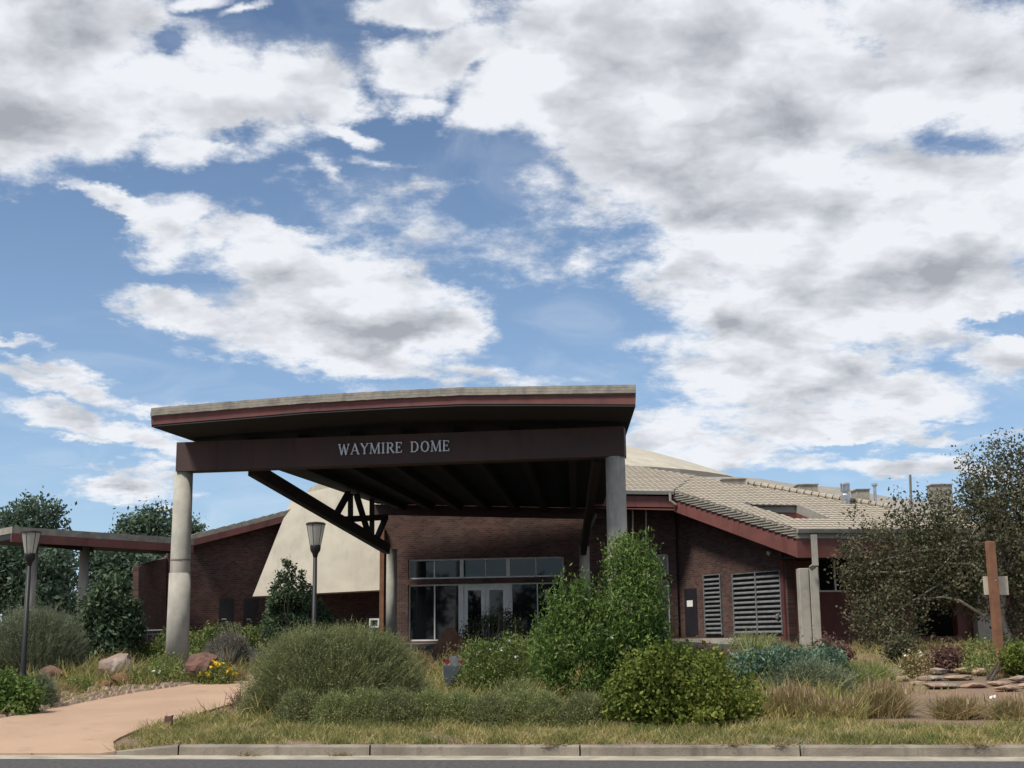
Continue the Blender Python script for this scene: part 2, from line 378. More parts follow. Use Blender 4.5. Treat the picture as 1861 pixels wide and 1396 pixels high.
# foliage palettes
FO = dict(
 broom=foliage('broom_green', [(0.07, 0.086, 0.035), (0.172, 0.19, 0.081), (0.242, 0.26, 0.119), (0.343, 0.342, 0.156)]),
 broomgrey=foliage('broom_grey', [(0.076, 0.094, 0.058), (0.144, 0.172, 0.103), (0.203, 0.234, 0.145), (0.288, 0.312, 0.193)]),
 sage=foliage('sage', [(0.092, 0.117, 0.043), (0.202, 0.234, 0.092), (0.275, 0.305, 0.127), (0.439, 0.395, 0.185)]),
 willow=foliage('willow_green', [(0.043, 0.073, 0.021), (0.092, 0.16, 0.038), (0.144, 0.218, 0.051), (0.304, 0.349, 0.127)], .35),
 broad=foliage('broad_leaf', [(0.036, 0.058, 0.011), (0.097, 0.139, 0.025), (0.179, 0.218, 0.04), (0.324, 0.32, 0.072)], .35),
 green=foliage('mid_green', [(0.056, 0.083, 0.023), (0.112, 0.167, 0.046), (0.188, 0.233, 0.069), (0.338, 0.333, 0.108)], .3),
 dark=foliage('dark_green', [(0.021, 0.033, 0.014), (0.045, 0.063, 0.025), (0.068, 0.09, 0.036), (0.105, 0.12, 0.049)]),
 juniper=foliage('juniper', [(0.029, 0.048, 0.024), (0.061, 0.095, 0.051), (0.102, 0.147, 0.078), (0.163, 0.202, 0.112)]),
 tree=foliage('tree_leaf', [(.042,.048,.026), (.085,.092,.05), (.13,.125,.07), (.19,.17,.10)], .3),
 treefar=foliage('far_tree_leaf', [(0.037, 0.064, 0.042), (0.074, 0.114, 0.077), (0.11, 0.166, 0.106), (0.166, 0.221, 0.154)], .3),
 blue=foliage('blue_green', [(0.043, 0.07, 0.044), (0.1, 0.167, 0.111), (0.156, 0.244, 0.166), (0.27, 0.347, 0.232)]),
 blade=foliage('yellow_blade', [(.12, .15, .04), (.20, .24, .07), (.30, .33, .12), (.36, .38, .17)], .35),
 tan=foliage('tan_grass', [(0.192, 0.144, 0.084), (0.336, 0.24, 0.144), (0.456, 0.336, 0.204), (0.552, 0.432, 0.276)], .3),
 mixgrass=foliage('dry_green_grass', [(0.114, 0.117, 0.041), (0.229, 0.191, 0.082), (0.358, 0.273, 0.137), (0.515, 0.382, 0.218)], .3),
 turf=foliage('verge_grass', [(0.086, 0.118, 0.039), (0.196, 0.213, 0.066), (0.38, 0.325, 0.132), (0.54, 0.448, 0.231)], .3, scale=2.2, nw=.55),
 greydome=foliage('grey_shrub', [(0.07, 0.061, 0.052), (0.133, 0.121, 0.101), (0.182, 0.169, 0.143), (0.238, 0.223, 0.182)]),
 redtwig=foliage('red_twig', [(0.13, 0.036, 0.034), (0.247, 0.072, 0.06), (0.338, 0.12, 0.096), (0.442, 0.192, 0.144)]),
 burgundy=foliage('burgundy', [(0.059, 0.028, 0.028), (0.117, 0.055, 0.05), (0.187, 0.109, 0.086), (0.281, 0.203, 0.156)]),
 yellow=foliage('yellow_flower', [(.65, .42, .03), (.75, .55, .05), (.80, .38, .03)], .2),
 white=foliage('white_flower', [(.70, .70, .62), (.80, .80, .75)], .2),
 orange=foliage('orange_flower', [(.70, .26, .02), (.80, .38, .04)], .2),
 weeds=foliage('weeds', [(0.117, 0.144, 0.039), (0.233, 0.239, 0.078), (0.367, 0.303, 0.117), (0.5, 0.383, 0.182)], .3, scale=.8),
)

# ================================================================== SETTING
def strip(name, s0, s1, z0, z1, mat, x0=-60, x1=60, label=None, skip=None):
    mb = MB(); n = 60
    for i in range(n):
        xa, xb = x0 + (x1 - x0) * i / n, x0 + (x1 - x0) * (i + 1) / n
        mb.add([(xa, s0 - .15 * xa, z0), (xb, s0 - .15 * xb, z0), (xb, s1 - .15 * xb, z1), (xa, s1 - .15 * xa, z1)], [(0, 1, 2, 3)])
    return tag(obj(name, mb, mat), kind='structure')
strip('road', -60, KS - .62, -.004, -.004, M['asphalt'], -200, 200)
XK0 = gp(330, 1352)[0]                  # the full-height kerb starts here; it is dropped to the left of it
# far land and the garden soil
mb = MB()
mb.add([(-1500, -900, -.35), (1500, -900, -.35), (1500, 2500, -.35), (-1500, 2500, -.35)], [(0, 1, 2, 3)])
tag(obj('far_land', mb, M['far_ground']), kind='structure')
nx, ns = 150, 90
xs = np.linspace(-75, 75, nx); ss = np.concatenate([np.linspace(KS + .10, 52, 70), np.linspace(53, 400, 20)])
V, Fc = [], []
rs = np.random.RandomState(5)
PATHC = []
for j, s in enumerate(ss):
    for i, x in enumerate(xs):
        y = s - .15 * x
        V.append((x, y, gz(x, y) - .012 + (.03 * math.sin(x * .9 + 1) * math.sin(s * .7) if 22 < s < 45 and x > -3 else 0)))
for j in range(len(ss) - 1):
    for i in range(nx - 1):
        a = j * nx + i; Fc.append((a, a + 1, a + 1 + nx, a + nx))
# (left of the driveway mouth the soil runs down to the gutter as well)
tag(obj('garden_soil', MB().add(V, Fc), M['soil'], smooth=True), kind='structure')
mb = MB(); V = []; Fc = []
for j in range(9):
    for i in range(13):
        x = -14 + 22 * i / 12; s = 33.2 + 14.6 * j / 8; V.append((x, s - .15 * x, gz(x, s - .15 * x) + .03))
for j in range(8):
    for i in range(12): a = j * 13 + i; Fc.append((a, a + 1, a + 14, a + 13))
tag(obj('unseen_dark_ground', MB().add(V, Fc), M['low_bounce_ground']), kind='structure')  # unseen dark ground, added to weaken light bounced up under the canopy
# gutter pan and kerb
strip('gutter', KS - .62, KS + .01, 0.0, .006, M['pan'], -60, 60)
mb = MB(); n = 0
prof = [(KS, .004), (KS + .012, .12), (KS + .035, .148), (KS + .15, .152), (KS + .15, 0)]
joints = [XK0, -2.1, .9, 3.9, 6.9, 9.9, 12.9, 15.9, 30]
for a, bb in zip(joints[:-1], joints[1:]):
    g_ = .012; k = 12; V = []; Fc = []
    for q in range(k + 1):
        x = a + g_ + (bb - a - 2 * g_) * q / k
        for s, z in prof: V.append((x, s + rs.uniform(-.004, .004) - .15 * x, z + rs.uniform(-.003, .003)))
    for q in range(k):
        for r in range(4): Fc.append((q * 5 + r, (q + 1) * 5 + r, (q + 1) * 5 + r + 1, q * 5 + r + 1))
    Fc += [(0, 1, 2, 3, 4), tuple(k * 5 + r for r in (4, 3, 2, 1, 0))]
    mb.add(V, Fc)
# dropped end piece
V = []; Fc = []; xe = gp(196, 1356)[0]
for q in range(9):
    f = q / 8; x = XK0 - g_ + (xe - XK0) * f; h = (1 - f) ** .8
    for s, z in prof: V.append((x, s + .10 * f * f - .15 * x, z * h + .003))
for q in range(8):
    for r in range(4): Fc.append((q * 5 + r, q * 5 + r + 1, (q + 1) * 5 + r + 1, (q + 1) * 5 + r))
mb.add(V, Fc)
tag(obj('kerb', mb, M['kerb']), kind='structure')
# path: outline traced on the ground, draped 4 mm+ above the soil
up = [(-420, 1372), (-200, 1345), (0, 1309), (120, 1286), (240, 1262), (330, 1249), (390, 1240), (432, 1233), (470, 1222)]
lo = [(-420, 1500), (-200, 1440), (0, 1384), (195, 1378), (205, 1350), (240, 1334), (330, 1308), (420, 1282), (520, 1255)]
def resample(pts, n):
    P = np.array(pts, float); d = np.r_[0, np.cumsum(np.linalg.norm(np.diff(P, axis=0), axis=1))]
    t = np.linspace(0, d[-1], n); return np.stack([np.interp(t, d, P[:, 0]), np.interp(t, d, P[:, 1])], 1)
U = [gp(*q)[:2] for q in up]; L = []
for q in lo:
    v = ray(*q); 
    p_ = gp(*q)[:2]
    if sd_(*p_) < KS: # clamp on the gutter line
        s = sd_(*p_); p_ = np.array([p_[0], KS + .0 - .15 * p_[0]])
    L.append(p_)
U = resample(U, 40); L = resample(L, 40); V = []; Fc = []
for i in range(40):
    for k in range(9):
        q = U[i] * (1 - k / 8) + L[i] * k / 8
        V.append((q[0], q[1], gz(*q) + .03))
for i in range(39):
    for k in range(8):
        a = i * 9 + k; Fc.append((a, a + 1, a + 10, a + 9))
nV = len(V); edge = [i * 9 for i in range(40)] + [i * 9 + 8 for i in range(40)]
V += [(V[e][0], V[e][1], V[e][2] - .12) for e in edge]
for i in range(39):
    Fc.append((i * 9, (i + 1) * 9, nV + i + 1, nV + i)); Fc.append(((i + 1) * 9 + 8, i * 9 + 8, nV + 40 + i, nV + 41 + i))
tag(obj('path', MB().add(V, Fc), M['path'], smooth=False), kind='structure')
PATH_POLY = np.vstack([U, L[::-1]])
def inside(pt, poly):
    x, y = pt; c = False; n = len(poly); j = n - 1
    for i in range(n):
        if (poly[i][1] > y) != (poly[j][1] > y) and x < (poly[j][0] - poly[i][0]) * (y - poly[i][1]) / (poly[j][1] - poly[i][1]) + poly[i][0]: c = not c
        j = i
    return c

# ================================================================== BUILDING
A = at
HUP = np.array([0, 0, 1.])
def yawdir(p, q):
    d = np.array(q, float) - np.array(p, float); d[2] = 0; return d / np.linalg.norm(d)
bld = thing('domed_hall', (0, 52, 1.6), 'brick hall with a shallow tan dome, tan tiled roofs, red fascias and a glazed entrance', 'building')
def wall(name, pts, thick, mat, parent, uvdir=None, **kw):
    """planar polygon of front points, extruded away from the camera by thick (horizontal)"""
    pts = [np.array(p, float) for p in pts]
    nn = np.zeros(3)
    for i in range(len(pts)): nn += np.cross(pts[i] - pts[0], pts[(i + 1) % len(pts)] - pts[0])
    nn[2] = 0; nn /= np.linalg.norm(nn)
    if nn[1] < 0: nn = -nn
    ud = np.cross(nn, HUP)
    return obj(name, MB().prism(pts, nn * thick), mat, parent, uvdir=uvdir if uvdir is not None else ud, **kw)
class Plane2:
    """vertical plane through two points given as (px, Y); gives world points from photo columns"""
    def __init__(s, a, b):
        s.p = A(a[0], 1100, a[1]); q = A(b[0], 1100, b[1]); s.d = yawdir(s.p, q); s.n = np.array([-s.d[1], s.d[0], 0])
        if s.n[1] < 0: s.n = -s.n
    def at(s, px, py, off=0.0):
        v = ray(px, py); o = np.array([0, 0, 1.6]); c = s.p - s.n * off
        t = np.dot(c - o, s.n) / np.dot(v, s.n); return o + v * t
    def x(s, P): return float(np.dot(P - s.p, s.d))
    def w(s, x, z, off=0.0): P = s.p + s.d * x - s.n * off; return np.array([P[0], P[1], z])
G0 = 1.6
# ---- entrance wall (under the canopy and to its right)
EP = Plane2((742, 50), (1022, 49))
def rect(pl, px0, py0, px1, py1, off=0):
    """axis rectangle on a wall plane from photo corners -> (x0, x1, z0, z1)"""
    a, b = pl.at(px0, py1), pl.at(px1, py0)
    return pl.x(a), pl.x(b), a[2], b[2]
xa, xb = EP.x(EP.at(690, 1100)), EP.x(EP.at(1232, 1100))
sx0, sx1, sz0, sz3 = rect(EP, 741, 1011, 1024, 1166)
sz0 = G0 + .03
mid1, mid2 = EP.at(742, 1053)[2], EP.at(742, 1063)[2]
rx0, rx1, _, _ = rect(EP, 1170, 1005, 1214, 1166)
ztop = 7.1
def wallwithholes(name, pl, x0, x1, z0, z1, holes, mat, thick, parent):
    """brick wall as butted blocks around rectangular openings"""
    xsb = sorted(set([x0, x1] + [h for q in holes for h in q[:2]])); mb = MB()
    for a, b in zip(xsb[:-1], xsb[1:]):
        segs = [(z0, z1)]
        for h in holes:
            if h[0] <= a + 1e-6 and h[1] >= b - 1e-6:
                ns_ = []
                for s0, s1 in segs:
                    if h[2] > s0: ns_.append((s0, min(s1, h[2])))
                    if h[3] < s1: ns_.append((max(s0, h[3]), s1))
                segs = ns_
        for s0, s1 in segs:
            if s1 - s0 > .005: mb.prism([pl.w(a, s0), pl.w(b, s0), pl.w(b, s1), pl.w(a, s1)], pl.n * thick)
    return obj(name, mb, mat, parent, uvdir=pl.d)
wallwithholes('entrance_wall', EP, xa, xb, 1.2, ztop, [(sx0, sx1, sz0, mid1 - .20), (sx0, sx1, mid1, sz3), (rx0, rx1, sz0, mid1 - .20), (rx0, rx1, mid1, sz3)], M['brick'], .35, bld)
def window(pl, x0, x1, z0, z1, mull, parent, name='window', fw=.055, rec=.12, thickm=None, glass='glass'):
    f = MB(); c = lambda x, z: pl.w(x, z, -rec)
    def barx(a, b, z, h): f.prism([pl.w(a, z - h / 2, -rec), pl.w(b, z - h / 2, -rec), pl.w(b, z + h / 2, -rec), pl.w(a, z + h / 2, -rec)], pl.n * .09)
    def barz(x, w, a, b): f.prism([pl.w(x - w / 2, a, -rec + .003), pl.w(x + w / 2, a, -rec + .003), pl.w(x + w / 2, b, -rec + .003), pl.w(x - w / 2, b, -rec + .003)], pl.n * .085)
    barx(x0, x1, z0 + fw / 2, fw); barx(x0, x1, z1 - fw / 2, fw)
    for x in (x0 + fw / 2, x1 - fw / 2): barz(x, fw, z0 + fw, z1 - fw)
    for q in mull: barz(q[0], q[1], z0 + fw, z1 - fw)
    w = obj(name, f, M['white_frame'], parent)
    edges = [x0 + fw] + [v for q in mull for v in (q[0] - q[1] / 2, q[0] + q[1] / 2)] + [x1 - fw]
    for a, b in zip(edges[::2], edges[1::2]):
        g = MB().prism([pl.w(a, z0 + fw, -rec - .04), pl.w(b, z0 + fw, -rec - .04), pl.w(b, z1 - fw, -rec - .04), pl.w(a, z1 - fw, -rec - .04)], pl.n * .012)
        obj('pane', g, M[glass], w)
    return w
mx_ = lambda px: EP.x(EP.at(px, 1100))
window(EP, sx0, sx1, mid1, sz3, [(mx_(788), .04), (mx_(838), .14), (mx_(882), .03), (mx_(923), .14), (mx_(974), .035)], bld)
# lower row: sidelights, double door
window(EP, sx0, mx_(838) - .07, sz0, mid1 - .20, [(mx_(788.5), .045)], bld)
window(EP, mx_(924) + .07, sx1, sz0, mid1 - .20, [(mx_(976), .04)], bld)
mb = MB()
for x in (mx_(838), mx_(924)): mb.prism([EP.w(x - .07, sz0, -.10), EP.w(x + .07, sz0, -.10), EP.w(x + .07, mid1 - .20, -.10), EP.w(x - .07, mid1 - .20, -.10)], EP.n * .12)
mb.prism([EP.w(mx_(838) + .07, mid1 - .30, -.10), EP.w(mx_(924) - .07, mid1 - .30, -.10), EP.w(mx_(924) - .07, mid1 - .20, -.10), EP.w(mx_(838) + .07, mid1 - .20, -.10)], EP.n * .12)
obj('door_frame', mb, M['white_frame'], bld)
da, db = mx_(838) + .075, mx_(924) - .075; dm = (da + db) / 2
for k, (a, b) in enumerate(((da, dm - .006), (dm + .006, db))):
    f = MB(); z0, z1 = sz0, mid1 - .305; st = .15
    P = lambda x, z: EP.w(x, z, -.13)
    for r in ((a, a + st, z0, z1), (b - st, b, z0, z1), (a + st, b - st, z0, z0 + .25), (a + st, b - st, z1 - .14, z1)):
        f.prism([P(r[0], r[2]), P(r[1], r[2]), P(r[1], r[3]), P(r[0], r[3])], EP.n * .05)
    d = obj('door', f, M['white_frame'], bld)
    Q = lambda x, z: EP.w(x, z, -.15)
    obj('pane', MB().prism([Q(a + st, z0 + .25), Q(b - st, z0 + .25), Q(b - st, z1 - .14), Q(a + st, z1 - .14)], EP.n * .012), M['glass'], d)
    hx = (b - st / 2) if k == 0 else (a + st / 2)
    obj('handle', MB().tube([EP.w(hx, z0 + .85, -.07), EP.w(hx, z0 + 1.25, -.07)], .015, 8).bar(EP.w(hx, z0 + .88, -.07), EP.w(hx, z0 + .88, -.13), .02, .02).bar(EP.w(hx, z0 + 1.22, -.07), EP.w(hx, z0 + 1.22, -.13), .02, .02), M['metal'], d)
nt_ = MB(); xx = mx_(989)
for zz in (.0, .20): nt_.prism([EP.w(xx, mid1 - .62 - zz, -.14), EP.w(xx + .16, mid1 - .62 - zz, -.14), EP.w(xx + .16, mid1 - .45 - zz, -.14), EP.w(xx, mid1 - .45 - zz, -.14)], EP.n * .008)
obj('notice', nt_, M['sign_white'], bld)
window(EP, rx0, rx1, mid1, sz3, [], bld)
window(EP, rx0, rx1, sz0, mid1 - .20, [], bld)
# black panel standing in for the unlit room behind the glass
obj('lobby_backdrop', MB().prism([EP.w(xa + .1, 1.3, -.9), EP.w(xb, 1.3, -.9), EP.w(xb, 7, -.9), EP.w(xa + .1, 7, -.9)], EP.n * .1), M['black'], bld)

# ---- right wing wall with louvres
RP = Plane2((1228, 48.6), (1432, 42.9))
x0, x1 = RP.x(RP.at(1228, 1100)), RP.x(RP.at(1432, 1100))
x0 = RP.x(EP.w(xb, 2)) if True else x0
zl, zr = RP.at(1240, 918)[2], RP.at(1432, 1000)[2]
l1 = rect(RP, 1285, 1043, 1310, 1161); l2 = rect(RP, 1338, 1036, 1419, 1158); dd = rect(RP, 1246, 1069, 1266, 1127)
for l in (l1, l2): pass
RW = Plane2((1432, 42.9), (1700, 44.3))
wallpts = [RP.w(x0 - .5, 1.2), RP.w(x1, 1.2), RP.w(x1, zr + .25), RP.w(x0 - .5, zl + .35)]
obj('wing_wall', MB().prism(wallpts, RP.n * .3), M['brick'], bld, uvdir=RP.d)
def louvre(l, n, muls):
    xA, xB, zA, zB = l; zA = max(zA, 1.72)
    fr = MB(); P = lambda x, z, o=0: RP.w(x, z, .02 + o)
    for r in ((xA - .03, xA + .02, zA, zB), (xB - .02, xB + .03, zA, zB), (xA + .02, xB - .02, zB - .03, zB)) + tuple((m_ - .03, m_ + .03, zA, zB - .03) for m_ in muls):
        fr.prism([P(r[0], r[2], .05), P(r[1], r[2], .05), P(r[1], r[3], .05), P(r[0], r[3], .05)], RP.n * .07)
    lv = obj('louvre_window', fr, M['louvre'], bld)
    obj('louvre_back', MB().prism([P(xA, zA, -.005), P(xB, zA, -.005), P(xB, zB, -.005), P(xA, zB, -.005)], RP.n * .012), M['black'], lv)
    es = [xA + .02] + [v for m_ in muls for v in (m_ - .03, m_ + .03)] + [xB - .02]
    for i in range(n):
        z = zA + (zB - .1 - zA) * (i + .3) / n; sl = MB(); h = (zB - zA) / n
        for a, b in zip(es[::2], es[1::2]):
            sl.add([RP.w(a, z, .075), RP.w(b, z, .075), RP.w(b, z + h * .16, .075), RP.w(a, z + h * .16, .075),
                    RP.w(b, z + h * .45, .018), RP.w(a, z + h * .45, .018), RP.w(b, z, .06), RP.w(a, z, .06)], [(0, 1, 2, 3), (3, 2, 4, 5), (0, 7, 6, 1)])
        obj('slat', sl, M['louvre'], lv)
louvre(l1, 13, []); louvre(l2, 12, [RP.x(RP.at(1377, 1100))])
P = lambda x, z, o: RP.w(x, z, o)
d = obj('side_door', MB().prism([P(dd[0], 1.72, .02), P(dd[1], 1.72, .02), P(dd[1], dd[3], .02), P(dd[0], dd[3], .02)], RP.n * .02), M['dark_door'], bld)
pa = rect(RP, 1250, 1091, 1260, 1103)
obj('notice', MB().prism([P(pa[0], pa[2], .035), P(pa[1], pa[2], .035), P(pa[1], pa[3], .035), P(pa[0], pa[3], .035)], RP.n * .01), M['paper'], d)
sp = RP.at(1401, 1004)
obj('wall_lamp', MB().tube([sp, sp - RP.n * .12 - HUP * .03], [.05, .075], 10), M['sign_white'], bld)
sp = RP.at(1417, 1116)
obj('wall_lamp', MB().tube([sp, sp - RP.n * .14 - HUP * .1], [.05, .08], 10).tube([sp - RP.n * .1, sp - RP.n * .1 - HUP * .12], .05, 10), M['metal'], bld)

# ---- roofs of the right wing (tile surfaces modelled as real corrugated courses)
def plane_of(a, b, c):
    a, b, c = [np.array(q, float) for q in (a, b, c)]; n = np.cross(b - a, c - a); n /= np.linalg.norm(n); return a, (n if n[2] > 0 else -n)
def on_plane(pl, px, py):
    v = ray(px, py); o = np.array([0, 0, 1.6]); t = np.dot(pl[0] - o, pl[1]) / np.dot(v, pl[1]); return o + v * t
def tiled(name, poly, mat, parent, course=.40, roll=.30, amp=.05, step=.035, up=None, hole=None):
    """roof surface clipped to poly, rolls running up the slope and stepped courses"""
    poly = [np.array(p, float) for p in poly]; a, n = plane_of(poly[0], poly[1], poly[2])
    t = HUP - n * n[2]; t /= np.linalg.norm(t); s = np.cross(t, n)
    if up is not None: t = up; s = np.cross(t, n)
    P2 = np.array([((p - a) @ s, (p - a) @ t) for p in poly])
    s0, s1 = P2[:, 0].min(), P2[:, 0].max(); t0, t1 = P2[:, 1].min(), P2[:, 1].max()
    nsg = max(4, int((s1 - s0) / (roll / 6))); rows = int((t1 - t0) / course) + 1
    V, Fc = [], []; so_ = np.linspace(s0, s1, nsg + 1)
    def hgt(sv, f): return amp * abs(math.sin(PI * sv / roll)) + step * (1 - f)
    # clip every row against the polygon by scanline intervals
    def span(tv):
        xsx = []
        for i in range(len(P2)):
            p, q = P2[i], P2[(i + 1) % len(P2)]
            if (p[1] > tv) != (q[1] > tv): xsx.append(p[0] + (q[0] - p[0]) * (tv - p[1]) / (q[1] - p[1]))
        xsx.sort(); return [(xsx[k], xsx[k + 1]) for k in range(0, len(xsx) - 1, 2)]
    if hole is not None:
        H2 = np.array([((p - a) @ s, (p - a) @ t) for p in hole]); span0 = span
        def span(tv):
            hx = []
            for i in range(len(H2)):
                p, q = H2[i], H2[(i + 1) % len(H2)]
                if (p[1] > tv) != (q[1] > tv): hx.append(p[0] + (q[0] - p[0]) * (tv - p[1]) / (q[1] - p[1]))
            base = span0(tv)
            if len(hx) < 2: return base
            h0, h1 = min(hx), max(hx); out = []
            for c0, c1 in base:
                if h0 > c0: out.append((c0, min(c1, h0)))
                if h1 < c1: out.append((max(c0, h1), c1))
            return [q for q in out if q[1] - q[0] > .02]
    for r in range(rows):
        ta, tb = t0 + r * course, min(t0 + (r + 1) * course, t1)
        for (c0, c1) in span((ta + tb) / 2):
            k0, k1 = np.searchsorted(so_, c0), np.searchsorted(so_, c1)
            pts = [c0] + list(so_[k0:k1]) + [c1]; o = len(V)
            for sv in pts:
                for (tv, f, base) in ((ta, 0, 0), (ta, 0, 1), (tb, 1, 1)):
                    V.append(a + s * sv + t * tv + n * (hgt(sv, f) if base else -.01))
            for k in range(len(pts) - 1):
                for j in (0, 1):
                    x_ = o + 3 * k + j; Fc.append((x_, x_ + 3, x_ + 4, x_ + 1))
    return obj(name, MB().add(V, Fc), mat, parent)
def deck(name, poly, th, mat, parent):
    return obj(name, MB().prism(poly, (0, 0, -th)), mat, parent)
e0, e1, e2 = A(1447, 962, 41.3), A(1224, 892, 47.0), A(1920, 962, 43.6)
RA = plane_of(e0, e1, e2)
hip = [on_plane(RA, *q) for q in ((1900, 956), (1760, 944), (1621, 925), (1478, 902), (1361, 882), (1300, 872), (1262, 865))]
polyA = [e0, e2] + hip[:] + [e1]
hole = [on_plane(RA, *q) for q in ((1352, 916), (1446, 918), (1505, 942), (1448, 944))]
tiled('tiled_roof', polyA, M['tile'], bld, hole=hole, course=.33, roll=.22, amp=.018, step=.02)
# light well in the roof: fascia band and red walls below its rim
rim = MB(); red = MB()
for a, b in ((hole[0], hole[1]), (hole[1], hole[2])):
    n_ = np.cross(b - a, HUP); n_ /= np.linalg.norm(n_); n_ = n_ if n_[1] > 0 else -n_
    rim.prism([a + HUP * .03, b + HUP * .03, b - HUP * .26, a - HUP * .26], n_ * .05)
    red.prism([a - HUP * .262, b - HUP * .262, b - HUP * 1.3, a - HUP * 1.3], n_ * .05)
for a, b in ((hole[2], hole[3]), (hole[3], hole[0])):
    n_ = np.cross(b - a, HUP); n_ /= np.linalg.norm(n_); n_ = -n_ if n_[1] > 0 else n_
    red.prism([a - HUP * .03, b - HUP * .03, b - HUP * 1.3, a - HUP * 1.3], n_ * .05)
obj('light_well_rim', rim, M['gutter'], bld); obj('light_well_wall', red, M['red_fascia'], bld)
obj('light_well_floor', MB().prism([h - HUP * 1.3 for h in hole], (0, 0, -.05)), M['soffit'], bld)
# rake and eave of facet A
rk = e0 - e1; rkd = rk / np.linalg.norm(rk); rn = np.cross(rkd, HUP); rn /= np.linalg.norm(rn); rn = rn if rn[1] < 0 else -rn
tiled('rake_tiles', [e1 - HUP * .30 + rn * .04, e0 - HUP * .28 + rn * .04, e0 + HUP * .03 + rn * .04, e1 + HUP * .03 + rn * .04], M['tile'], bld, course=.085, roll=.25, amp=.035, step=.03, up=HUP)
obj('rake_board', MB().prism([e1 - HUP * .30 + rn * .02, e0 - HUP * .28 + rn * .02, e0 - HUP * .01 + rn * .02, e1 - HUP * .01 + rn * .02], -rn * .05), M['gutter'], bld)
Rin = (hip[3] - e0); Rin /= np.linalg.norm(Rin)
obj('roof_deck', MB().prism([e0 - HUP * .03, e2 - HUP * .03, e2 - HUP * .03 + Rin * .9, e0 - HUP * .03 + Rin * .9], (0, 0, -.04)), M['soffit'], bld)
rin2 = (hip[5] - e1) * [1, 1, 1]; rin2 /= np.linalg.norm(rin2)
obj('roof_deck', MB().prism([e1 - HUP * .04, e0 - HUP * .04, e0 - HUP * .04 + Rin * .8, e1 - HUP * .04 + Rin * .8], (0, 0, -.04)), M['soffit'], bld)
obj('fascia', MB().prism([e1 - HUP * .31, e0 - HUP * .29, e0 - HUP * .88, e1 - HUP * .74], -rn * .08), M['red_fascia'], bld)
ed = yawdir(e0, e2); en = np.array([ed[1], -ed[0], 0]); en = en if en[1] < 0 else -en
obj('fascia', MB().prism([e0 - HUP * .29, e2 - HUP * .29, e2 - HUP * .88, e0 - HUP * .88], -en * .08), M['red_fascia'], bld)
def gutter(a, b, n_, parent):
    V = []; pr = [(0, .0), (.13, .0), (.15, -.03), (.12, -.15), (.02, -.15)]
    for p in (a, b):
        for o_, z in pr: V.append(p + n_ * o_ + HUP * z)
    F_ = [(i, i + 1, i + 6, i + 5) for i in range(4)] + [(4, 0, 5, 9), (4, 3, 2, 1, 0), (5, 6, 7, 8, 9)]
    return obj('gutter', MB().add(V, F_), M['gutter'], parent)
gutter(e0 + HUP * .03, e2 + HUP * .03, en, bld)
obj('eave_board', MB().prism([e0 - HUP * .21, e2 - HUP * .21, e2 + HUP * .02, e0 + HUP * .02], -en * .04), M['gutter'], bld)
obj('eave_trim', MB().prism([e0 - HUP * .21 + en * .02, e2 - HUP * .21 + en * .02, e2 - HUP * .285 + en * .02, e0 - HUP * .285 + en * .02], -en * .08), M['gutter'], bld)
# soffit of the wing
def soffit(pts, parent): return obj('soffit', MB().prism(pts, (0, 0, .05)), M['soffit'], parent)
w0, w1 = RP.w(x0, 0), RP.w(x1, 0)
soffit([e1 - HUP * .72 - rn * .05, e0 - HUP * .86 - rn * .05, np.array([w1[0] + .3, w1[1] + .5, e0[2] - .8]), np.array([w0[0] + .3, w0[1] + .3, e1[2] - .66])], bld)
# facet B over the recess, its gutter and fascia
bl, br_ = A(1070, 890, 47.0), A(1224, 892, 47.0); tl, tr_ = A(1070, 858, 55), hip[-1]
tiled('tiled_roof', [bl, br_ + np.array([.0, 0, 0]), tr_, tl], M['tile'], bld, course=.33, roll=.22, amp=.018, step=.02)
edB = yawdir(bl, br_); enB = np.array([0, -1, 0.])
gutter(bl - HUP * .0, br_ - HUP * .0, enB, bld)
obj('fascia', MB().prism([bl - HUP * .20, br_ - HUP * .20, br_ - HUP * .70, bl - HUP * .66], -enB * .08), M['red_fascia'], bld)
gp_ = A(1218, 896, 46.8)
obj('downspout', MB().tube([gp_, gp_ - HUP * .28, gp_ - HUP * .42 + np.array([.18, 0, 0])], .05, 8), M['gutter'], bld)
soffit([bl - HUP * .64, br_ - HUP * .64, EP.w(EP.x(EP.at(1230, 1000)), br_[2] - .64), EP.w(EP.x(EP.at(1060, 1000)), bl[2] - .64)], bld)
for px, y0, y1 in ((1150, 918, 962), (1174, 920, 975)):
    a_ = A(px, y0, 47.3); b_ = A(px, y1 + 60, 47.3)
    obj('rain_chain', MB().tube([a_, b_], .022, 6), M['gutter'], bld)
# facet C behind the hip line and its roof boxes
cpts = [(1262, 865), (1361, 881.5), (1478, 902), (1621, 925), (1760, 946), (1760, 924), (1690, 913), (1625, 905), (1560, 893), (1527, 886), (1443, 880), (1383, 870), (1340, 867)]
base_c = [A(px, py + 1.5, Y) for (px, py), Y in zip(cpts[:5], (50.6, 49.1, 47.5, 45.8, 44.6))]
top_c = [A(px, py, Y) for (px, py), Y in zip(cpts[5:], (54, 56, 57, 58, 58.5, 60, 61, 61))]
mb = MB(); allp = base_c + top_c
V = allp; n_ = len(V); mb.add([*V], [(0, 1, 12, ), (1, 11, 12), (1, 2, 10, 11), (2, 9, 10), (2, 3, 8, 9), (3, 7, 8), (3, 4, 6, 7), (4, 5, 6)])
obj('far_roof', mb, M['edge_tile'], bld)
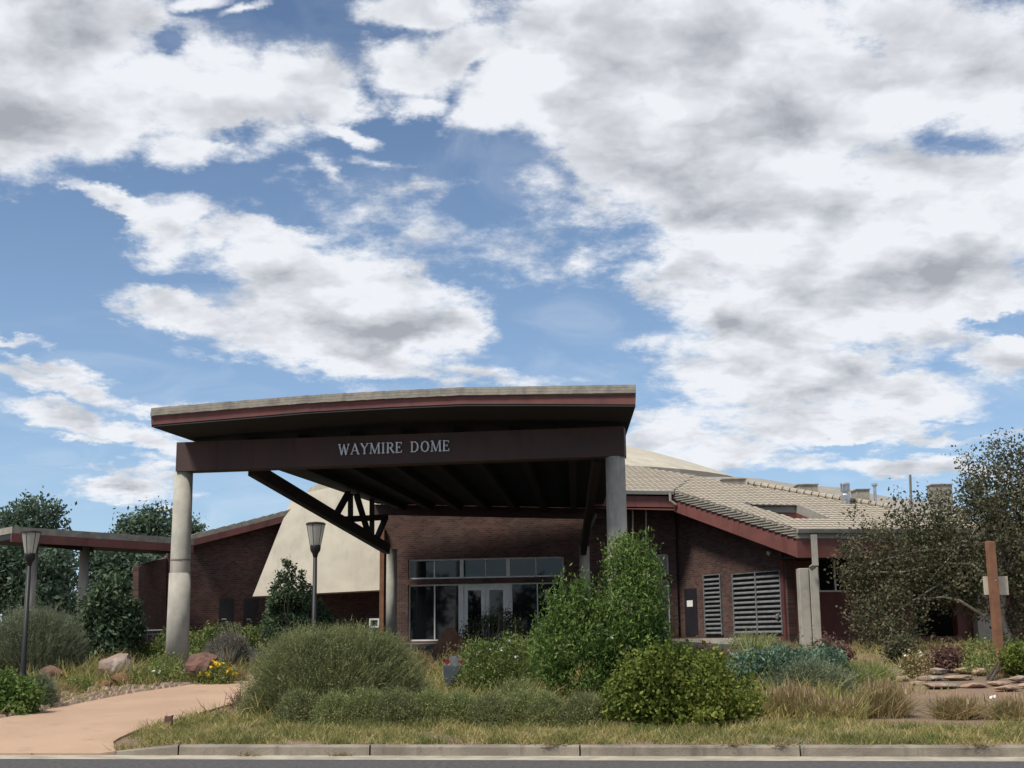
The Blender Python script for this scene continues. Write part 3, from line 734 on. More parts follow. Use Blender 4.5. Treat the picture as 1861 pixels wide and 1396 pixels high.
# ridge cap tiles along the hip
for k, (q0, q1, n0) in enumerate((((1361, 881), (1478, 902), 9), ((1478, 902), (1621, 925), 11))):
    h0, h1 = on_plane(RA, *q0), on_plane(RA, *q1); cp = MB()
    for i in range(n0):
        a_ = h0 + (h1 - h0) * i / n0; b_ = h0 + (h1 - h0) * (i + .86) / n0
        cp.tube([a_ + HUP * .08, b_ + HUP * .05], [.10, .125], 8)
    obj('ridge_caps', cp, M['tile'], bld)
def roof_box(px0, py0, px1, py1, Y, d=.9, tan='edge_tile', name='roof_vent_box'):
    a, b = A(px0, py1, Y), A(px1, py0, Y); z0 = min(a[2], b[2]) - .3
    mb = MB().box(((a[0] + b[0]) / 2, Y + d / 2, (z0 + b[2]) / 2), (b[0] - a[0], d, b[2] - z0))
    mb.box(((a[0] + b[0]) / 2, Y + d / 2, b[2] + .02), (b[0] - a[0] + .08, d + .08, .035))
    return obj(name, mb, M[tan], bld)
roof_box(1159, 869, 1204, 881, 50.0); roof_box(1314, 871, 1355, 885, 49.0); roof_box(1452, 881, 1486, 893, 52.0); roof_box(1558, 890, 1580, 901, 50.5)
roof_box(1697, 881, 1730, 918, 50, .7, name='roof_unit')
# skylight panel and its upstand between the dome and the roof
sk = [A(1125, 868, 53.5), A(1200, 868.5, 53.5), A(1186, 860, 58), A(1125, 858.5, 58)]
obj('skylight', MB().prism([p + HUP * .12 for p in sk], (0, 0, -.08)), M['skylight'], bld)
ub = [A(1070, 857, 60), A(1264, 861, 60)]
obj('roof_parapet', MB().prism([ub[0] - HUP * .5, ub[1] - HUP * .5, ub[1], ub[0]], (0, 1, 0)), M['edge_tile'], bld)
# flues on the roof
def flue(px, ytop, ybase, r, Y, cowl):
    b_, t_ = A(px, ybase, Y), A(px, ytop, Y); H = t_[2] - b_[2]; o = b_; mb = MB()
    if cowl:
        mb.tube([o - HUP * .2, o + HUP * H * .22], r * 1.05, 14); mb.tube([o + HUP * H * .22, o + HUP * H * .30, o + HUP * H * .5, o + HUP * H * .56], [r * .95, r * 1.15, r * 1.15, r * .9], 14)
        mb.tube([o + HUP * H * .56, o + HUP * H * .64], [r * .7, r * .7], 14)
        mb.tube([o + HUP * H * .64, o + HUP * H * .66], [r * 1.2, r * 1.2], 14); mb.tube([o + HUP * H * .93, o + HUP * H], [r * 1.25, r * 1.15], 14)
        for k in range(8):
            a_ = 2 * PI * k / 8; q = np.array([math.cos(a_), math.sin(a_), 0]) * r * 1.05
            mb.tube([o + q + HUP * H * .65, o + q + HUP * H * .95], .02, 5)
        mb.tube([o + HUP * H * .66, o + HUP * H * .93], r * .75, 12)
    else:
        mb.tube([o - HUP * .2, o + HUP * H * .25], r * 1.3, 10); mb.tube([o + HUP * H * .25, o + HUP * H * .9], r * .8, 10)
        mb.tube([o + HUP * H * .88, o + HUP * H * .93, o + HUP * H], [r * .9, r * 1.5, r * 1.5], 10)
    return obj('flue', mb, M['metal'], bld, smooth=False)
flue(1538, 878, 922, .14, 46.2, True); flue(1592, 879, 926, .07, 46.6, False)
obj('roof_pole', MB().tube([A(1656, 925, 47), A(1654, 863, 47)], .045, 8), M['concrete_dark'], bld)
# pilaster, main downspout, right facade
pc0, pc1 = A(1468, 1172, 41.5), A(1468, 1033, 41.5)
pz1 = pc1[2]; pw = 34 / F * 41.5
obj('pilaster', MB().box((pc1[0] - pw * .26, 41.6, (1.3 + pz1) / 2), (pw * .52, .45, pz1 - 1.3)).box((pc1[0] + pw * .27, 41.62, (1.3 + pz1 + .02) / 2), (pw * .46, .50, pz1 + .02 - 1.3)), M['concrete'], bld, bevel=.02)
dsx = A(1479, 975, 41.0); 
obj('downspout', MB().box((dsx[0], dsx[1], dsx[2] - .42), (.17, .12, .95)).bar(dsx - HUP * .88, A(1474, 1033, 41.2), .15, .11, up=(0, 1, 0)), M['concrete'], bld)
RW = Plane2((1425, 42.95), (1700, 44.3))
xL, xR = 0.0, RW.x(RW.at(1990, 1100)); zt = e0[2] - .6
wd = rect(RW, 1488, 1010, 1548, 1076); wd2 = rect(RW, 1664, 1060, 1735, 1168); pp = rect(RW, 1632, 1000, 1664, 1168)
wd2 = (wd2[0], wd2[1], G0, G0 + 2.5)
wallwithholes('side_wall', RW, xL, xR, 1.2, zt, [wd, wd2], M['red_paint'], .3, bld)
window(RW, wd[0], wd[1], wd[2], wd[3], [((wd[0] + wd[1]) / 2, .05)], bld, rec=.03)
obj('doorway_dark_panel', MB().prism([RW.w(wd2[0] - 1, 1.3, -1.6), RW.w(wd2[1] + 3, 1.3, -1.6), RW.w(wd2[1] + 3, 4.4, -1.6), RW.w(wd2[0] - 1, 4.4, -1.6)], RW.n * .05), M['black'], bld)  # black panel, its colour stands in for the shade inside the doorway
gpx = RW.at(1777, 1100)
obj('concrete_pier', MB().prism([RW.w(RW.x(gpx) - .25, 1.3, .3), RW.w(RW.x(gpx) + .3, 1.3, .3), RW.w(RW.x(gpx) + .3, zt, .3), RW.w(RW.x(gpx) - .25, zt, .3)], RW.n * .28), M['concrete'], bld)
# soffit_right
soffit([e0 - HUP * .84 - en * .05, e2 - HUP * .84 - en * .05, RW.w(RW.x(e2), e2[2] - .84, -.1), RW.w(-.2, e0[2] - .84, -.1)], bld)
# low dark planter edge by the louvres
ps = [RP.w(x0 + .2, 1.60, .9), RP.w(x1 - 1.2, 1.60, .9)]
obj('walk_edge', MB().prism([ps[0] - HUP * .3, ps[1] - HUP * .3, ps[1] + HUP * .02, ps[0] + HUP * .02], RP.n * .7), M['concrete'], bld)

# ---- shallow dome
dc = A(962, 896, 84); mb = MB(); DRX, DH = 14.0, 3.72; V = []; Fc = []; na, nr = 40, 14
zb = dc[2]
V.append((dc[0], dc[1], zb + DH))
for r in range(1, nr + 1):
    f = r / nr
    for k in range(na):
        a_ = 2 * PI * k / na; V.append((dc[0] + DRX * f * math.cos(a_), dc[1] + DRX * f * math.sin(a_), zb + DH * (1 - f ** 1.55)))
for k in range(na):
    Fc.append((0, 1 + k, 1 + (k + 1) % na))
    for r in range(nr - 1):
        o = 1 + r * na; Fc.append((o + k, o + na + k, o + na + (k + 1) % na, o + (k + 1) % na))
V += [(V[1 + (nr - 1) * na + k][0], V[1 + (nr - 1) * na + k][1], 1.5) for k in range(na)]
o = 1 + (nr - 1) * na
for k in range(na): Fc.append((o + k, o + na + k, o + na + (k + 1) % na, o + (k + 1) % na))
obj('dome_roof', MB().add(V, Fc), M['stucco'], bld, smooth=False)
# ---- slanting tan end wall of the dome, left of the entrance
tb0, tb1 = A(459, 1084, 51.2), A(700, 1072, 50.6)
tt = [A(740, 874, 52.4), A(660, 882, 52.6), A(600, 886, 52.8)]
tp = plane_of(tb0, tb1, tt[2])
TW = [tb0, tb1, on_plane(tp, 745, 1070), on_plane(tp, 745, 874), on_plane(tp, 660, 882), on_plane(tp, 600, 886), on_plane(tp, 558, 895), on_plane(tp, 527, 913)]
obj('dome_end_wall', MB().prism(TW, (0.1, 1.2, 0)), M['stucco'], bld)
dkp = Plane2((440, 54.6), (700, 53.6))
obj('recess_wall', MB().prism([dkp.at(440, 1150) * [1, 1, 0] + HUP * 1.4, dkp.at(705, 1150) * [1, 1, 0] + HUP * 1.4, dkp.at(705, 1060), dkp.at(440, 1062)], dkp.n * .2), M['brick'], bld, uvdir=dkp.d)
for px in (688, 706):
    pass
cst = EP.w(EP.x(EP.at(695, 1100)), 1.4, .06)
obj('corner_pier', MB().box((cst[0], cst[1] - .1, 3.6), (.16, .2, 4.6)), M['sign_wood'], bld)
# ---- left wing
LP = Plane2((345, 51.5), (512, 53.2))
lr = [(340, 982), (400, 967), (455, 953), (515, 937)]
zt_ = [LP.at(px, py + 9)[2] for px, py in lr]
wp = [LP.w(LP.x(LP.at(305, 1100)), 1.3), LP.w(LP.x(LP.at(505, 1100)), 1.3), LP.w(LP.x(LP.at(530, 1100)), zt_[3] + .1)] + [LP.w(LP.x(LP.at(px, 1000)), z) for (px, py), z in list(zip(lr, zt_))[::-1]] + [LP.w(LP.x(LP.at(305, 1000)), zt_[0] - .02)]
LD = [rect(LP, 397, 1088, 426, 1150), rect(LP, 442, 1088, 470, 1150)]
obj('left_wing_wall', MB().prism(wp, LP.n * .3), M['brick'], bld, uvdir=LP.d)
for r in LD:
    d = obj('side_door', MB().prism([LP.w(r[0], 1.55, .02), LP.w(r[1], 1.55, .02), LP.w(r[1], r[3], .02), LP.w(r[0], r[3], .02)], LP.n * .019), M['dark_door'], bld)
    obj('handle', MB().tube([LP.w(r[0] + .1, 2.55, .06), LP.w(r[0] + .28, 2.55, .06)], .02, 6), M['metal'], d)
# end return of the left wing in shadow
obj('left_wing_return', MB().prism([A(252, 1150, 46.5) * [1, 1, 0] + HUP * 1.2, A(306, 1150, 51.4) * [1, 1, 0] + HUP * 1.2, A(306, 1013, 51.4), A(252, 1030, 46.5)], (-.2, .02, 0)), M['brick'], bld, uvdir=(.1, .99, 0))
ov = [LP.at(px, py) - LP.n * .7 for px, py in ((340, 974), (400, 959), (455, 945), (520, 928))]
for i in range(3): pass
bm_ = MB(); tl_ = MB()
for a_, b_ in zip(ov[:-1], ov[1:]):
    bm_.prism([a_ - HUP * .19, b_ - HUP * .19, b_ - HUP * .44, a_ - HUP * .44], LP.n * .06)
obj('fascia', bm_, M['red_fascia'], bld)
for a_, b_ in zip(ov[:-1], ov[1:]):
    n0 = max(2, int(np.linalg.norm(b_ - a_) / .36))
    for i in range(n0):
        p_ = a_ + (b_ - a_) * i / n0; q_ = a_ + (b_ - a_) * (i + 1) / n0
        tl_.prism([p_ - HUP * .19, q_ - HUP * .19, q_ + HUP * .015, p_ - HUP * .02], LP.n * 5)
obj('tiled_roof', tl_, M['edge_tile'], bld)

# ================================================================== ENTRANCE CANOPY
can = thing('entrance_canopy', (-3, 33, 1.0), 'long entrance canopy, silver lettering on its brown beam, pale round columns', 'canopy')
top = [(275, 742, 31.9), (420, 730, 31.65), (560, 719, 31.35), (700, 711, 31.1), (840, 704.5, 30.7), (1000, 702, 30.3), (1155, 699.5, 29.8)]
bot = [(275, 776), (420, 764), (560, 752), (700, 744), (840, 738), (1000, 738), (1155, 739)]
T = [A(*q) for q in top]; Bt = [A(px, py, q[2]) for (px, py), q in zip(bot, top)]
rl_t, rr_t = A(690, 895, 49.6), A(1089, 905, 48.6)
fwd = np.array([.05, 1, 0])
def back(i, z):   # matching point on the rear edge
    f = i / 6; L_, R_ = A(686, 917, 49.2), A(1094, 925, 48.3); p_ = L_ * (1 - f) + R_ * f; return np.array([p_[0], p_[1], z + p_[2]])
mt, mf, ms = MB(), MB(), MB()
for i in range(6):
    a, b = T[i], T[i + 1]; c, d_ = Bt[i], Bt[i + 1]
    ha, hb = (a[2] - c[2]), (b[2] - d_[2])
    # roof slab: front edge layer of tiles, running back to the hall
    ra, rb = back(i, .52), back(i + 1, .52)
    ra2, rb2 = back(i, .28), back(i + 1, .28)
    m0, m1 = a - HUP * ha * .46, b - HUP * hb * .43
    V = [a, b, rb, ra, m0, m1, rb2, ra2]
    mt.add(V, [(0, 1, 2, 3), (4, 7, 6, 5), (0, 4, 5, 1), (0, 3, 7, 4), (1, 5, 6, 2), (2, 6, 7, 3)])
    # stepped tile ends along the front rake
    n0 = 4
    for k in range(n0):
        p_, q_ = a + (b - a) * k / n0, a + (b - a) * (k + 1) / n0
        sg = 1 if b[2] > a[2] - .02 and i < 4 else -1
        for lay in range(3):
            dz = -lay * .068; o_ = np.array([0, -.03 - .018 * lay, 0])
            lo_, hi_ = (-.004, .006) if sg > 0 else (.004, -.002)
            mt.prism([p_ + o_ + HUP * (dz + lo_ - .06), q_ + o_ + HUP * (dz + hi_ - .06), q_ + o_ + HUP * (dz + hi_), p_ + o_ + HUP * (dz + lo_)], (0, .05 + .018 * lay, 0))
    f0, f1 = m0 - HUP * .005, m1 - HUP * .005
    mf.prism([f0 + (0, -.004, 0), f1 + (0, -.004, 0), d_ + HUP * .05 + (0, -.004, 0), c + HUP * .05 + (0, -.004, 0)], (0, .09, 0))
    sa, sb = back(i, .02), back(i + 1, .02)
    u0, u1 = m0 + (0, .087, -.01), m1 + (0, .087, -.01); ba, bb = back(i, .27), back(i + 1, .27)
    ms.add([c, d_, sb, sa, u0, u1, bb, ba], [(0, 3, 2, 1), (0, 1, 5, 4)] + ([(0, 4, 7, 3)] if i == 0 else []) + ([(1, 2, 6, 5)] if i == 5 else []) + [(4, 5, 6, 7)])
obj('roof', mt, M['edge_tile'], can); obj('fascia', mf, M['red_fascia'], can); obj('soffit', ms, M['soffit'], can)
# front beam carrying the letters
b0, b1 = A(319, 857, 33.6), A(1135, 828, 31.6); zb = (b0[2] + b1[2]) / 2
b0[2] = b1[2] = zb
bd = yawdir(b0, b1); bn = np.array([bd[1], -bd[0], 0])
zt0 = A(325, 804, 33.6)[2]; 
obj('front_beam', MB().prism([b0, b1, b1 + HUP * .72, b0 + HUP * (zt0 - zb)], -bn * .5), M['beam_brown'], can)
# rafters under the soffit
raf = MB()
for k in range(1, 8):
    f = k / 8; i = f * 6; i0 = min(5, int(i)); g_ = i - i0
    p_ = Bt[i0] * (1 - g_) + Bt[i0 + 1] * g_; L_, R_ = back(0, 0), back(6, 0); q_ = L_ * (1 - f) + R_ * f
    r_ = MB().bar(p_ + (q_ - p_) * .14 + (0, 0, -.12), q_ + (0, 0, -.10), .22, .26)
    obj('rafter', r_, M['soffit'], can)
# rear cross beam
L_, R_ = back(0, -.15), back(6, -.15)
obj('rear_beam', MB().prism([L_ + (-.1, -.4, -.25), R_ + (.1, -.4, -.25), R_ + (.1, -.4, .12), L_ + (-.1, -.4, .12)], (0, .3, 0)), M['beam_brown'], can)
def column(p, ztop, r0, r1, collar=None, parent=can):
    z0 = 0.9 if p[1] < 45 else 1.4; x, y = p[0], p[1]
    c = obj('column', MB().tube([(x, y, z0), (x, y, ztop)], [r0, r1], 28), M['concrete'], parent, smooth=False)
    c.data.polygons.foreach_set('use_smooth', [len(q.vertices) == 4 for q in c.data.polygons])
    if collar:
        f = (collar[1] - z0) / (ztop - z0); rr = r0 + (r1 - r0) * f
        cc = obj('collar', MB().tube([(x, y, z0), (x, y, collar[0])], [r0 + .018, r0 + (r1 - r0) * (collar[0] - z0) / (ztop - z0) + .018], 28), M['concrete'], c)
        cc.data.polygons.foreach_set('use_smooth', [len(q.vertices) == 4 for q in cc.data.polygons])
        obj('joint', MB().tube([(x, y, collar[1] - .02), (x, y, collar[1] + .02)], rr + .008, 28), M['concrete_dark'], c)
    return c
cL = A(334, 857, 33.85); cR = A(1118, 828, 31.85)
column(cL, zb, .272, .235, (A(323, 1041, 33.6)[2], A(325, 1017, 33.6)[2]))
column(cR, zb, .262, .235)
iL, iR = A(712, 1008, 48.0), A(1062, 1004, 47.3)
column(iL, iL[2] + .2, .20, .19); column(iR, iR[2] + .2, .20, .18)
# trusses: sloping bottom chord, level tie and web members
def chord(name, p, q, w, h, parent): return obj(name, MB().bar(p, q, w, h), M['truss'], parent)
s0 = A(458, 852, 33.9); s1 = A(704, 998, 47.6)
tr = chord('truss', s0, s1, .20, .36, can)
v_ = s1 - s0
def on_ch(px):   # point of the chord seen in photo column px
    lo_, hi_ = 0., 1.
    for _ in range(40):
        m_ = (lo_ + hi_) / 2; P_ = s0 + v_ * m_; lo_, hi_ = (m_, hi_) if proj(P_)[0] < px else (lo_, m_)
    return s0 + v_ * lo_
def proj(P):
    d = Vector(np.array(P) - np.array([0, 0, 1.6])); z = d.dot(_f); return 930.5 + F * d.dot(_r) / z, 698 - F * d.dot(_u) / z
def member(a, b, w=.16, h=.16): obj('web_member', MB().bar(a, b, w, h), M['truss'], tr)
def up_at(px, py): c_ = on_ch(px); return A(px, py, c_[1])
member(on_ch(608), A(633, 896, on_ch(633)[1])); member(on_ch(637), A(637, 898, on_ch(637)[1]))
member(A(648, 900, on_ch(648)[1]), on_ch(672)); member(on_ch(676), A(676, 905, on_ch(676)[1]))
member(on_ch(682), A(700, 943, on_ch(700)[1] + .05)); member(on_ch(614) , A(702, 940, on_ch(703)[1]), .16, .20)
s0b = A(1085, 832, 32.2); s1b = A(1060, 1000, 47.0)
tr2 = chord('truss', s0b, s1b, .20, .36, can)
obj('web_member', MB().bar(A(1080, 935, 44), s0b + (s1b - s0b) * .75, .16, .16), M['truss'], tr2)
# lettering
def letters(word, x0, x1, zc, hgt, org, dirx, nrm, parent):
    G = {  # strokes in a 0..w x 0..1 box: (x0,y0,x1,y1,weight); serifs are short bars
        'W': (1.25, [(.1,1,.38,0,.13),(.38,0,.62,.95,.07),(.62,.95,.86,0,.13),(.86,0,1.15,1,.07),(-.02,.98,.25,.98,.05),(1.02,.98,1.27,.98,.05)]),
        'A': (.95, [(.08,0,.46,1,.07),(.46,1,.86,0,.13),(.22,.34,.70,.34,.06),(-.02,.02,.22,.02,.05),(.70,.02,.99,.02,.05)]),
        'Y': (.9, [(.1,1,.45,.48,.13),(.45,.48,.8,1,.07),(.45,0,.45,.5,.13),(-.02,.98,.26,.98,.05),(.66,.98,.92,.98,.05),(.30,.02,.60,.02,.05)]),
        'M': (1.15, [(.12,0,.16,1,.07),(.16,1,.56,.05,.13),(.56,.05,.96,1,.07),(.98,1,1.02,0,.13),(-.02,.02,.26,.02,.05),(.86,.02,1.18,.02,.05),(0,.98,.2,.98,.05),(.94,.98,1.14,.98,.05)]),
        'I': (.42, [(.2,0,.2,1,.13),(.04,.02,.36,.02,.05),(.04,.98,.36,.98,.05)]),
        'R': (.85, [(.16,0,.16,1,.13),(.16,.97,.5,.97,.07),(.5,.97,.66,.85,.1),(.66,.85,.66,.64,.12),(.66,.64,.5,.50,.1),(.5,.50,.16,.50,.07),(.42,.5,.80,0,.13),(0,.02,.32,.02,.05),(0,.98,.2,.98,.05),(.72,.02,.92,.02,.05)]),
        'E': (.78, [(.16,0,.16,1,.13),(.05,.97,.68,.97,.07),(.16,.52,.5,.52,.07),(.05,.03,.70,.03,.07),(.66,.97,.66,.80,.06),(.5,.62,.5,.42,.05),(.69,.03,.70,.22,.06)]),
        'D': (.95, [(.16,0,.16,1,.13),(.02,.97,.5,.97,.07),(.5,.97,.74,.8,.1),(.74,.8,.82,.5,.13),(.82,.5,.74,.2,.13),(.74,.2,.5,.03,.1),(.5,.03,.02,.03,.07)]),
        'O': (1.0, [(.5,1,.22,.86,.08),(.22,.86,.1,.5,.13),(.1,.5,.22,.14,.13),(.22,.14,.5,0,.08),(.5,0,.78,.14,.08),(.78,.14,.9,.5,.13),(.9,.5,.78,.86,.13),(.78,.86,.5,1,.08)]),
        ' ': (.62, [])}
    tot = sum(G[c][0] + .14 for c in word) - .14; sc = (x1 - x0) / tot; x = x0
    for c in word:
        w, st = G[c]; mb = MB()
        for k, (a, b_, c_, d_, wt) in enumerate(st):
            P_ = lambda u, v: org + dirx * (x + u * sc) + HUP * (zc - hgt / 2 + v * hgt) + nrm * (.05 + .0015 * k)
            p, q = P_(a, b_), P_(c_, d_); dd_ = q - p; dd_ /= np.linalg.norm(dd_); sd2 = np.cross(dd_, nrm); hw = wt * .25 * 1.15 / 2
            mb.prism([p - sd2 * hw - dd_ * hw * .5, q - sd2 * hw + dd_ * hw * .5, q + sd2 * hw + dd_ * hw * .5, p + sd2 * hw - dd_ * hw * .5], -nrm * (.04 + .001 * k))
        if st: obj('letter', mb, M['steel_letters'], parent)
        x += (w + .14) * sc
bp = lambda px: float(np.dot(BPL.at(px, 815) - b0, bd))
BPL = Plane2((319, 33.6), (1135, 31.6)); BPL.p = b0.copy(); BPL.d = bd; BPL.n = -bn
lx0, lx1 = bp(616), bp(818)
zc = (BPL.at(616, 817)[2] + BPL.at(818, 811)[2]) / 2
letters('WAYMIRE DOME', lx0, lx1, zc, .262, b0 * [1, 1, 0], bd, bn, can)

# ================================================================== COVERED WALKWAY (far left)
wk = thing('covered_walkway', (-18, 47, 1.4), 'flat tan and red edged walkway roof on pale posts running out left of the hall', 'walkway roof')
wa, wb = A(22, 957, 44.0), A(352, 979, 48.3); wd_ = yawdir(wa, wb); wn = np.array([-wd_[1], wd_[0], 0])
obj('roof', MB().prism([wa, wb, wb - HUP * .22, wa - HUP * .22], wn * 2.6), M['edge_tile'], wk)
obj('fascia', MB().prism([wa - HUP * .225 - wn * .01, wb - HUP * .225 - wn * .01, wb - HUP * .50 - wn * .01, wa - HUP * .50 - wn * .01], wn * .08), M['red_fascia'], wk)
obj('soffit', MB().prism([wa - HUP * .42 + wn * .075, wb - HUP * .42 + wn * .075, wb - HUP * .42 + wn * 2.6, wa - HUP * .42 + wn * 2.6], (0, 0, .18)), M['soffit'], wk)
obj('cross_beam', MB().prism([A(72, 975, 46) - HUP * .0, A(165, 990, 47), A(165, 1003, 47), A(72, 992, 46)], (0, .3, 0)), M['truss'], wk)
for px, py, Y, hw in ((61, 985, 45.6, .17), (155, 992, 47.0, .17)):
    q = A(px, py, Y); obj('post', MB().tube([(q[0], q[1], 1.2), (q[0], q[1], q[2])], [hw * 1.05, hw], 16), M['concrete'], wk, smooth=True)

# ================================================================== STREET FURNITURE
def lamp(pxb, pyb, Y, pxt, pyt, label):
    b_ = A(pxb, pyb, Y); t_ = A(pxt, pyt, Y); z0 = gz(b_[0], Y) - .02; x, y = t_[0], Y; H = t_[2]
    o = thing('street_lamp', (x, y, z0), label, 'street lamp', 'post-top lamps in the garden')
    Z = lambda q: H - q
    obj('pole', MB().tube([(x, y, z0), (x, y, z0 + .35), (x, y, z0 + .42), (x, y, Z(.78))], [.085, .08, .062, .047], 14), M['black'], o, smooth=True)
    obj('base_plate', MB().tube([(x, y, z0 - .02), (x, y, z0 + .05)], [.15, .14], 14), M['black'], o)
    obj('collar', MB().tube([(x, y, Z(.82)), (x, y, Z(.74)), (x, y, Z(.66)), (x, y, Z(.56)), (x, y, Z(.53))], [.05, .07, .12, .13, .125], 16), M['black'], o, smooth=True)
    sh = obj('shade', MB().tube([(x, y, Z(.53)), (x, y, Z(.05))], [.125, .215], 20, cap=False), M['lamp_glass'], o, smooth=True)
    rb = MB()
    for k in range(6):
        a_ = 2 * PI * k / 6 + .3; c, s_ = math.cos(a_), math.sin(a_)
        rb.tube([(x + c * .128, y + s_ * .128, Z(.53)), (x + c * .218, y + s_ * .218, Z(.05))], .007, 5)
    obj('ribs', rb, M['black'], o)
    obj('bulb', MB().tube([(x, y, Z(.53)), (x, y, Z(.40)), (x, y, Z(.25)), (x, y, Z(.2))], [.035, .04, .05, .02], 10), M['sign_white'], o, smooth=True)
    obj('lid', MB().tube([(x, y, Z(.05)), (x, y, Z(.03)), (x, y, Z(.0)), (x, y, Z(-.02))], [.235, .24, .20, .05], 20), M['black'], o)
    return o
lamp(38, 1240, 31.5, 57, 965, 'black post-top lamp beside the big grey-green mound at the far left')
lamp(569, 1200, 31.5, 574, 950, 'black post-top lamp in front of the tan wall, behind the juniper')
# timber post with a small sign seen from behind
pb, pt = A(1820, 1240, 29.2), A(1799, 985, 29.2); zb_ = gz(pb[0], 29.2) - .3
po = thing('sign_post', (pb[0], 29.2, zb_), 'square brown timber post standing in the right-hand bed, small pale sign on its back', 'sign post')
obj('post', MB().prism([(pb[0] - .085, 29.1, zb_), (pb[0] + .085, 29.1, zb_), (pt[0] + .085, 29.1, pt[2]), (pt[0] - .085, 29.1, pt[2] + .02)], (0, .2, 0)), M['sign_wood'], po, bevel=.012)
q0, q1 = A(1789, 1081, 29.33), A(1831, 1047, 29.33)
obj('sign_panel', MB().prism([(q0[0], 29.33, q0[2]), (q1[0], 29.33, q0[2] - .01), (q1[0], 29.33, q1[2]), (q0[0], 29.33, q1[2])], (0, .02, 0)), M['sign_white'], po)
obj('bolt', MB().tube([(pt[0] + .02, 29.09, (q0[2] + q1[2]) / 2 + .1), (pt[0] + .02, 29.35, (q0[2] + q1[2]) / 2 + .1)], .018, 8), M['metal'], po)
# grey meter box with red lenses on a thin stake
mbase = gp(812, 1278); Ym = mbase[1]
def mp(px, py, dy=0): q = A(px, py, Ym); q[1] += dy; return q
mo = thing('utility_marker', mbase, 'grey tapered box with red lenses on a thin pale stake among the shrubs', 'utility box')
obj('stake', MB().bar(mp(812, 1280) + (0, .05, -.1), mp(812, 1240) + (0, .05, 0), .035, .02, up=(0, 1, 0)), M['sign_white'], mo)
obj('box', MB().prism([mp(809, 1247), mp(820, 1247), mp(838, 1215), mp(840, 1211), mp(805, 1211), mp(806, 1225)], (0, .28, 0)), M['grey_box'], mo, bevel=.01)
obj('lid', MB().prism([mp(803, 1211), mp(842, 1210.5), mp(842, 1208), mp(803, 1208.5)], (0, .30, 0)), M['louvre'], mo)
obj('display', MB().prism([mp(818, 1208), mp(833, 1208), mp(834, 1193), mp(816, 1193)], (0, .1, 0)), M['grey_box'] if False else M['louvre'], mo)
for a_, b_ in ((808, 817), (835, 844)):
    c_ = mp((a_ + b_) / 2, 1203); obj('red_lens', MB().tube([c_ + (0, .02, 0), c_ + (0, .10, 0)], (b_ - a_) / F * Ym / 2, 14), M['red_lens'], mo)
# small white framed cabinet beside the left inner column
cb = A(680, 1133, 47); cw = .34
co_ = thing('equipment_cabinet', (cb[0], 47, G0 - .1), 'small white cabinet with a dark front beside the canopy column', 'cabinet')
z1 = A(680, 1124, 47)[2]; zz0 = A(680, 1141, 47)[2]; hw = 9 / F * 47
fr = MB()
for r in ((-hw, hw, z1 - .06, z1), (-hw, hw, zz0, zz0 + .06), (-hw, -hw + .06, zz0 + .06, z1 - .06), (hw - .06, hw, zz0 + .06, z1 - .06)):
    fr.prism([(cb[0] + r[0], 47, r[2]), (cb[0] + r[1], 47, r[2]), (cb[0] + r[1], 47, r[3]), (cb[0] + r[0], 47, r[3])], (0, .4, 0))
obj('frame', fr, M['white_frame'], co_)
obj('front_panel', MB().prism([(cb[0] - hw + .06, 47.05, zz0 + .06), (cb[0] + hw - .06, 47.05, zz0 + .06), (cb[0] + hw - .06, 47.05, z1 - .06), (cb[0] - hw + .06, 47.05, z1 - .06)], (0, .3, 0)), M['black'], co_)
obj('leg', MB().box((cb[0], 47.2, (zz0 + 1.4) / 2), (.3, .25, zz0 - 1.4)), M['concrete_dark'], co_)
# railing behind the reddish twigs, left
ra_ = thing('metal_railing', (A(280, 1155, 44)[0], 44, 1.3), 'dark metal railing behind the red-twigged shrub near the left column', 'railing')
a0, a1 = A(244, 1150, 45), A(296, 1150, 43.5)
zr0, zr1 = 1.30, A(270, 1146, 44.2)[2]
for z in (zr1, zr1 - .13): obj('rail', MB().tube([(a0[0], 45, z), (a1[0], 43.5, z)], .025, 8), M['louvre'] if z == zr1 else M['black'], ra_)
for k in range(7):
    f = k / 6; obj('baluster', MB().tube([(a0[0] + (a1[0] - a0[0]) * f, 45 - 1.5 * f, 1.2), (a0[0] + (a1[0] - a0[0]) * f, 45 - 1.5 * f, zr1)], .022 if k % 3 else .04, 8), M['black'], ra_)
# stub of weathered timber at the path edge
st = gp(305, 1323); hs = .20
o = obj('wooden_stub', MB().prism([st + (-.075, 0, -.05), st + (.06, 0, -.05), st + (.055, 0, hs * .7), st + (.07, 0, hs), st + (-.01, 0, hs * .88), st + (-.06, 0, hs * .95)], (0, .09, 0)), M['rock_red'], origin=st)
tag(o, 'short broken brown timber stub in the grass beside the path', 'stake')

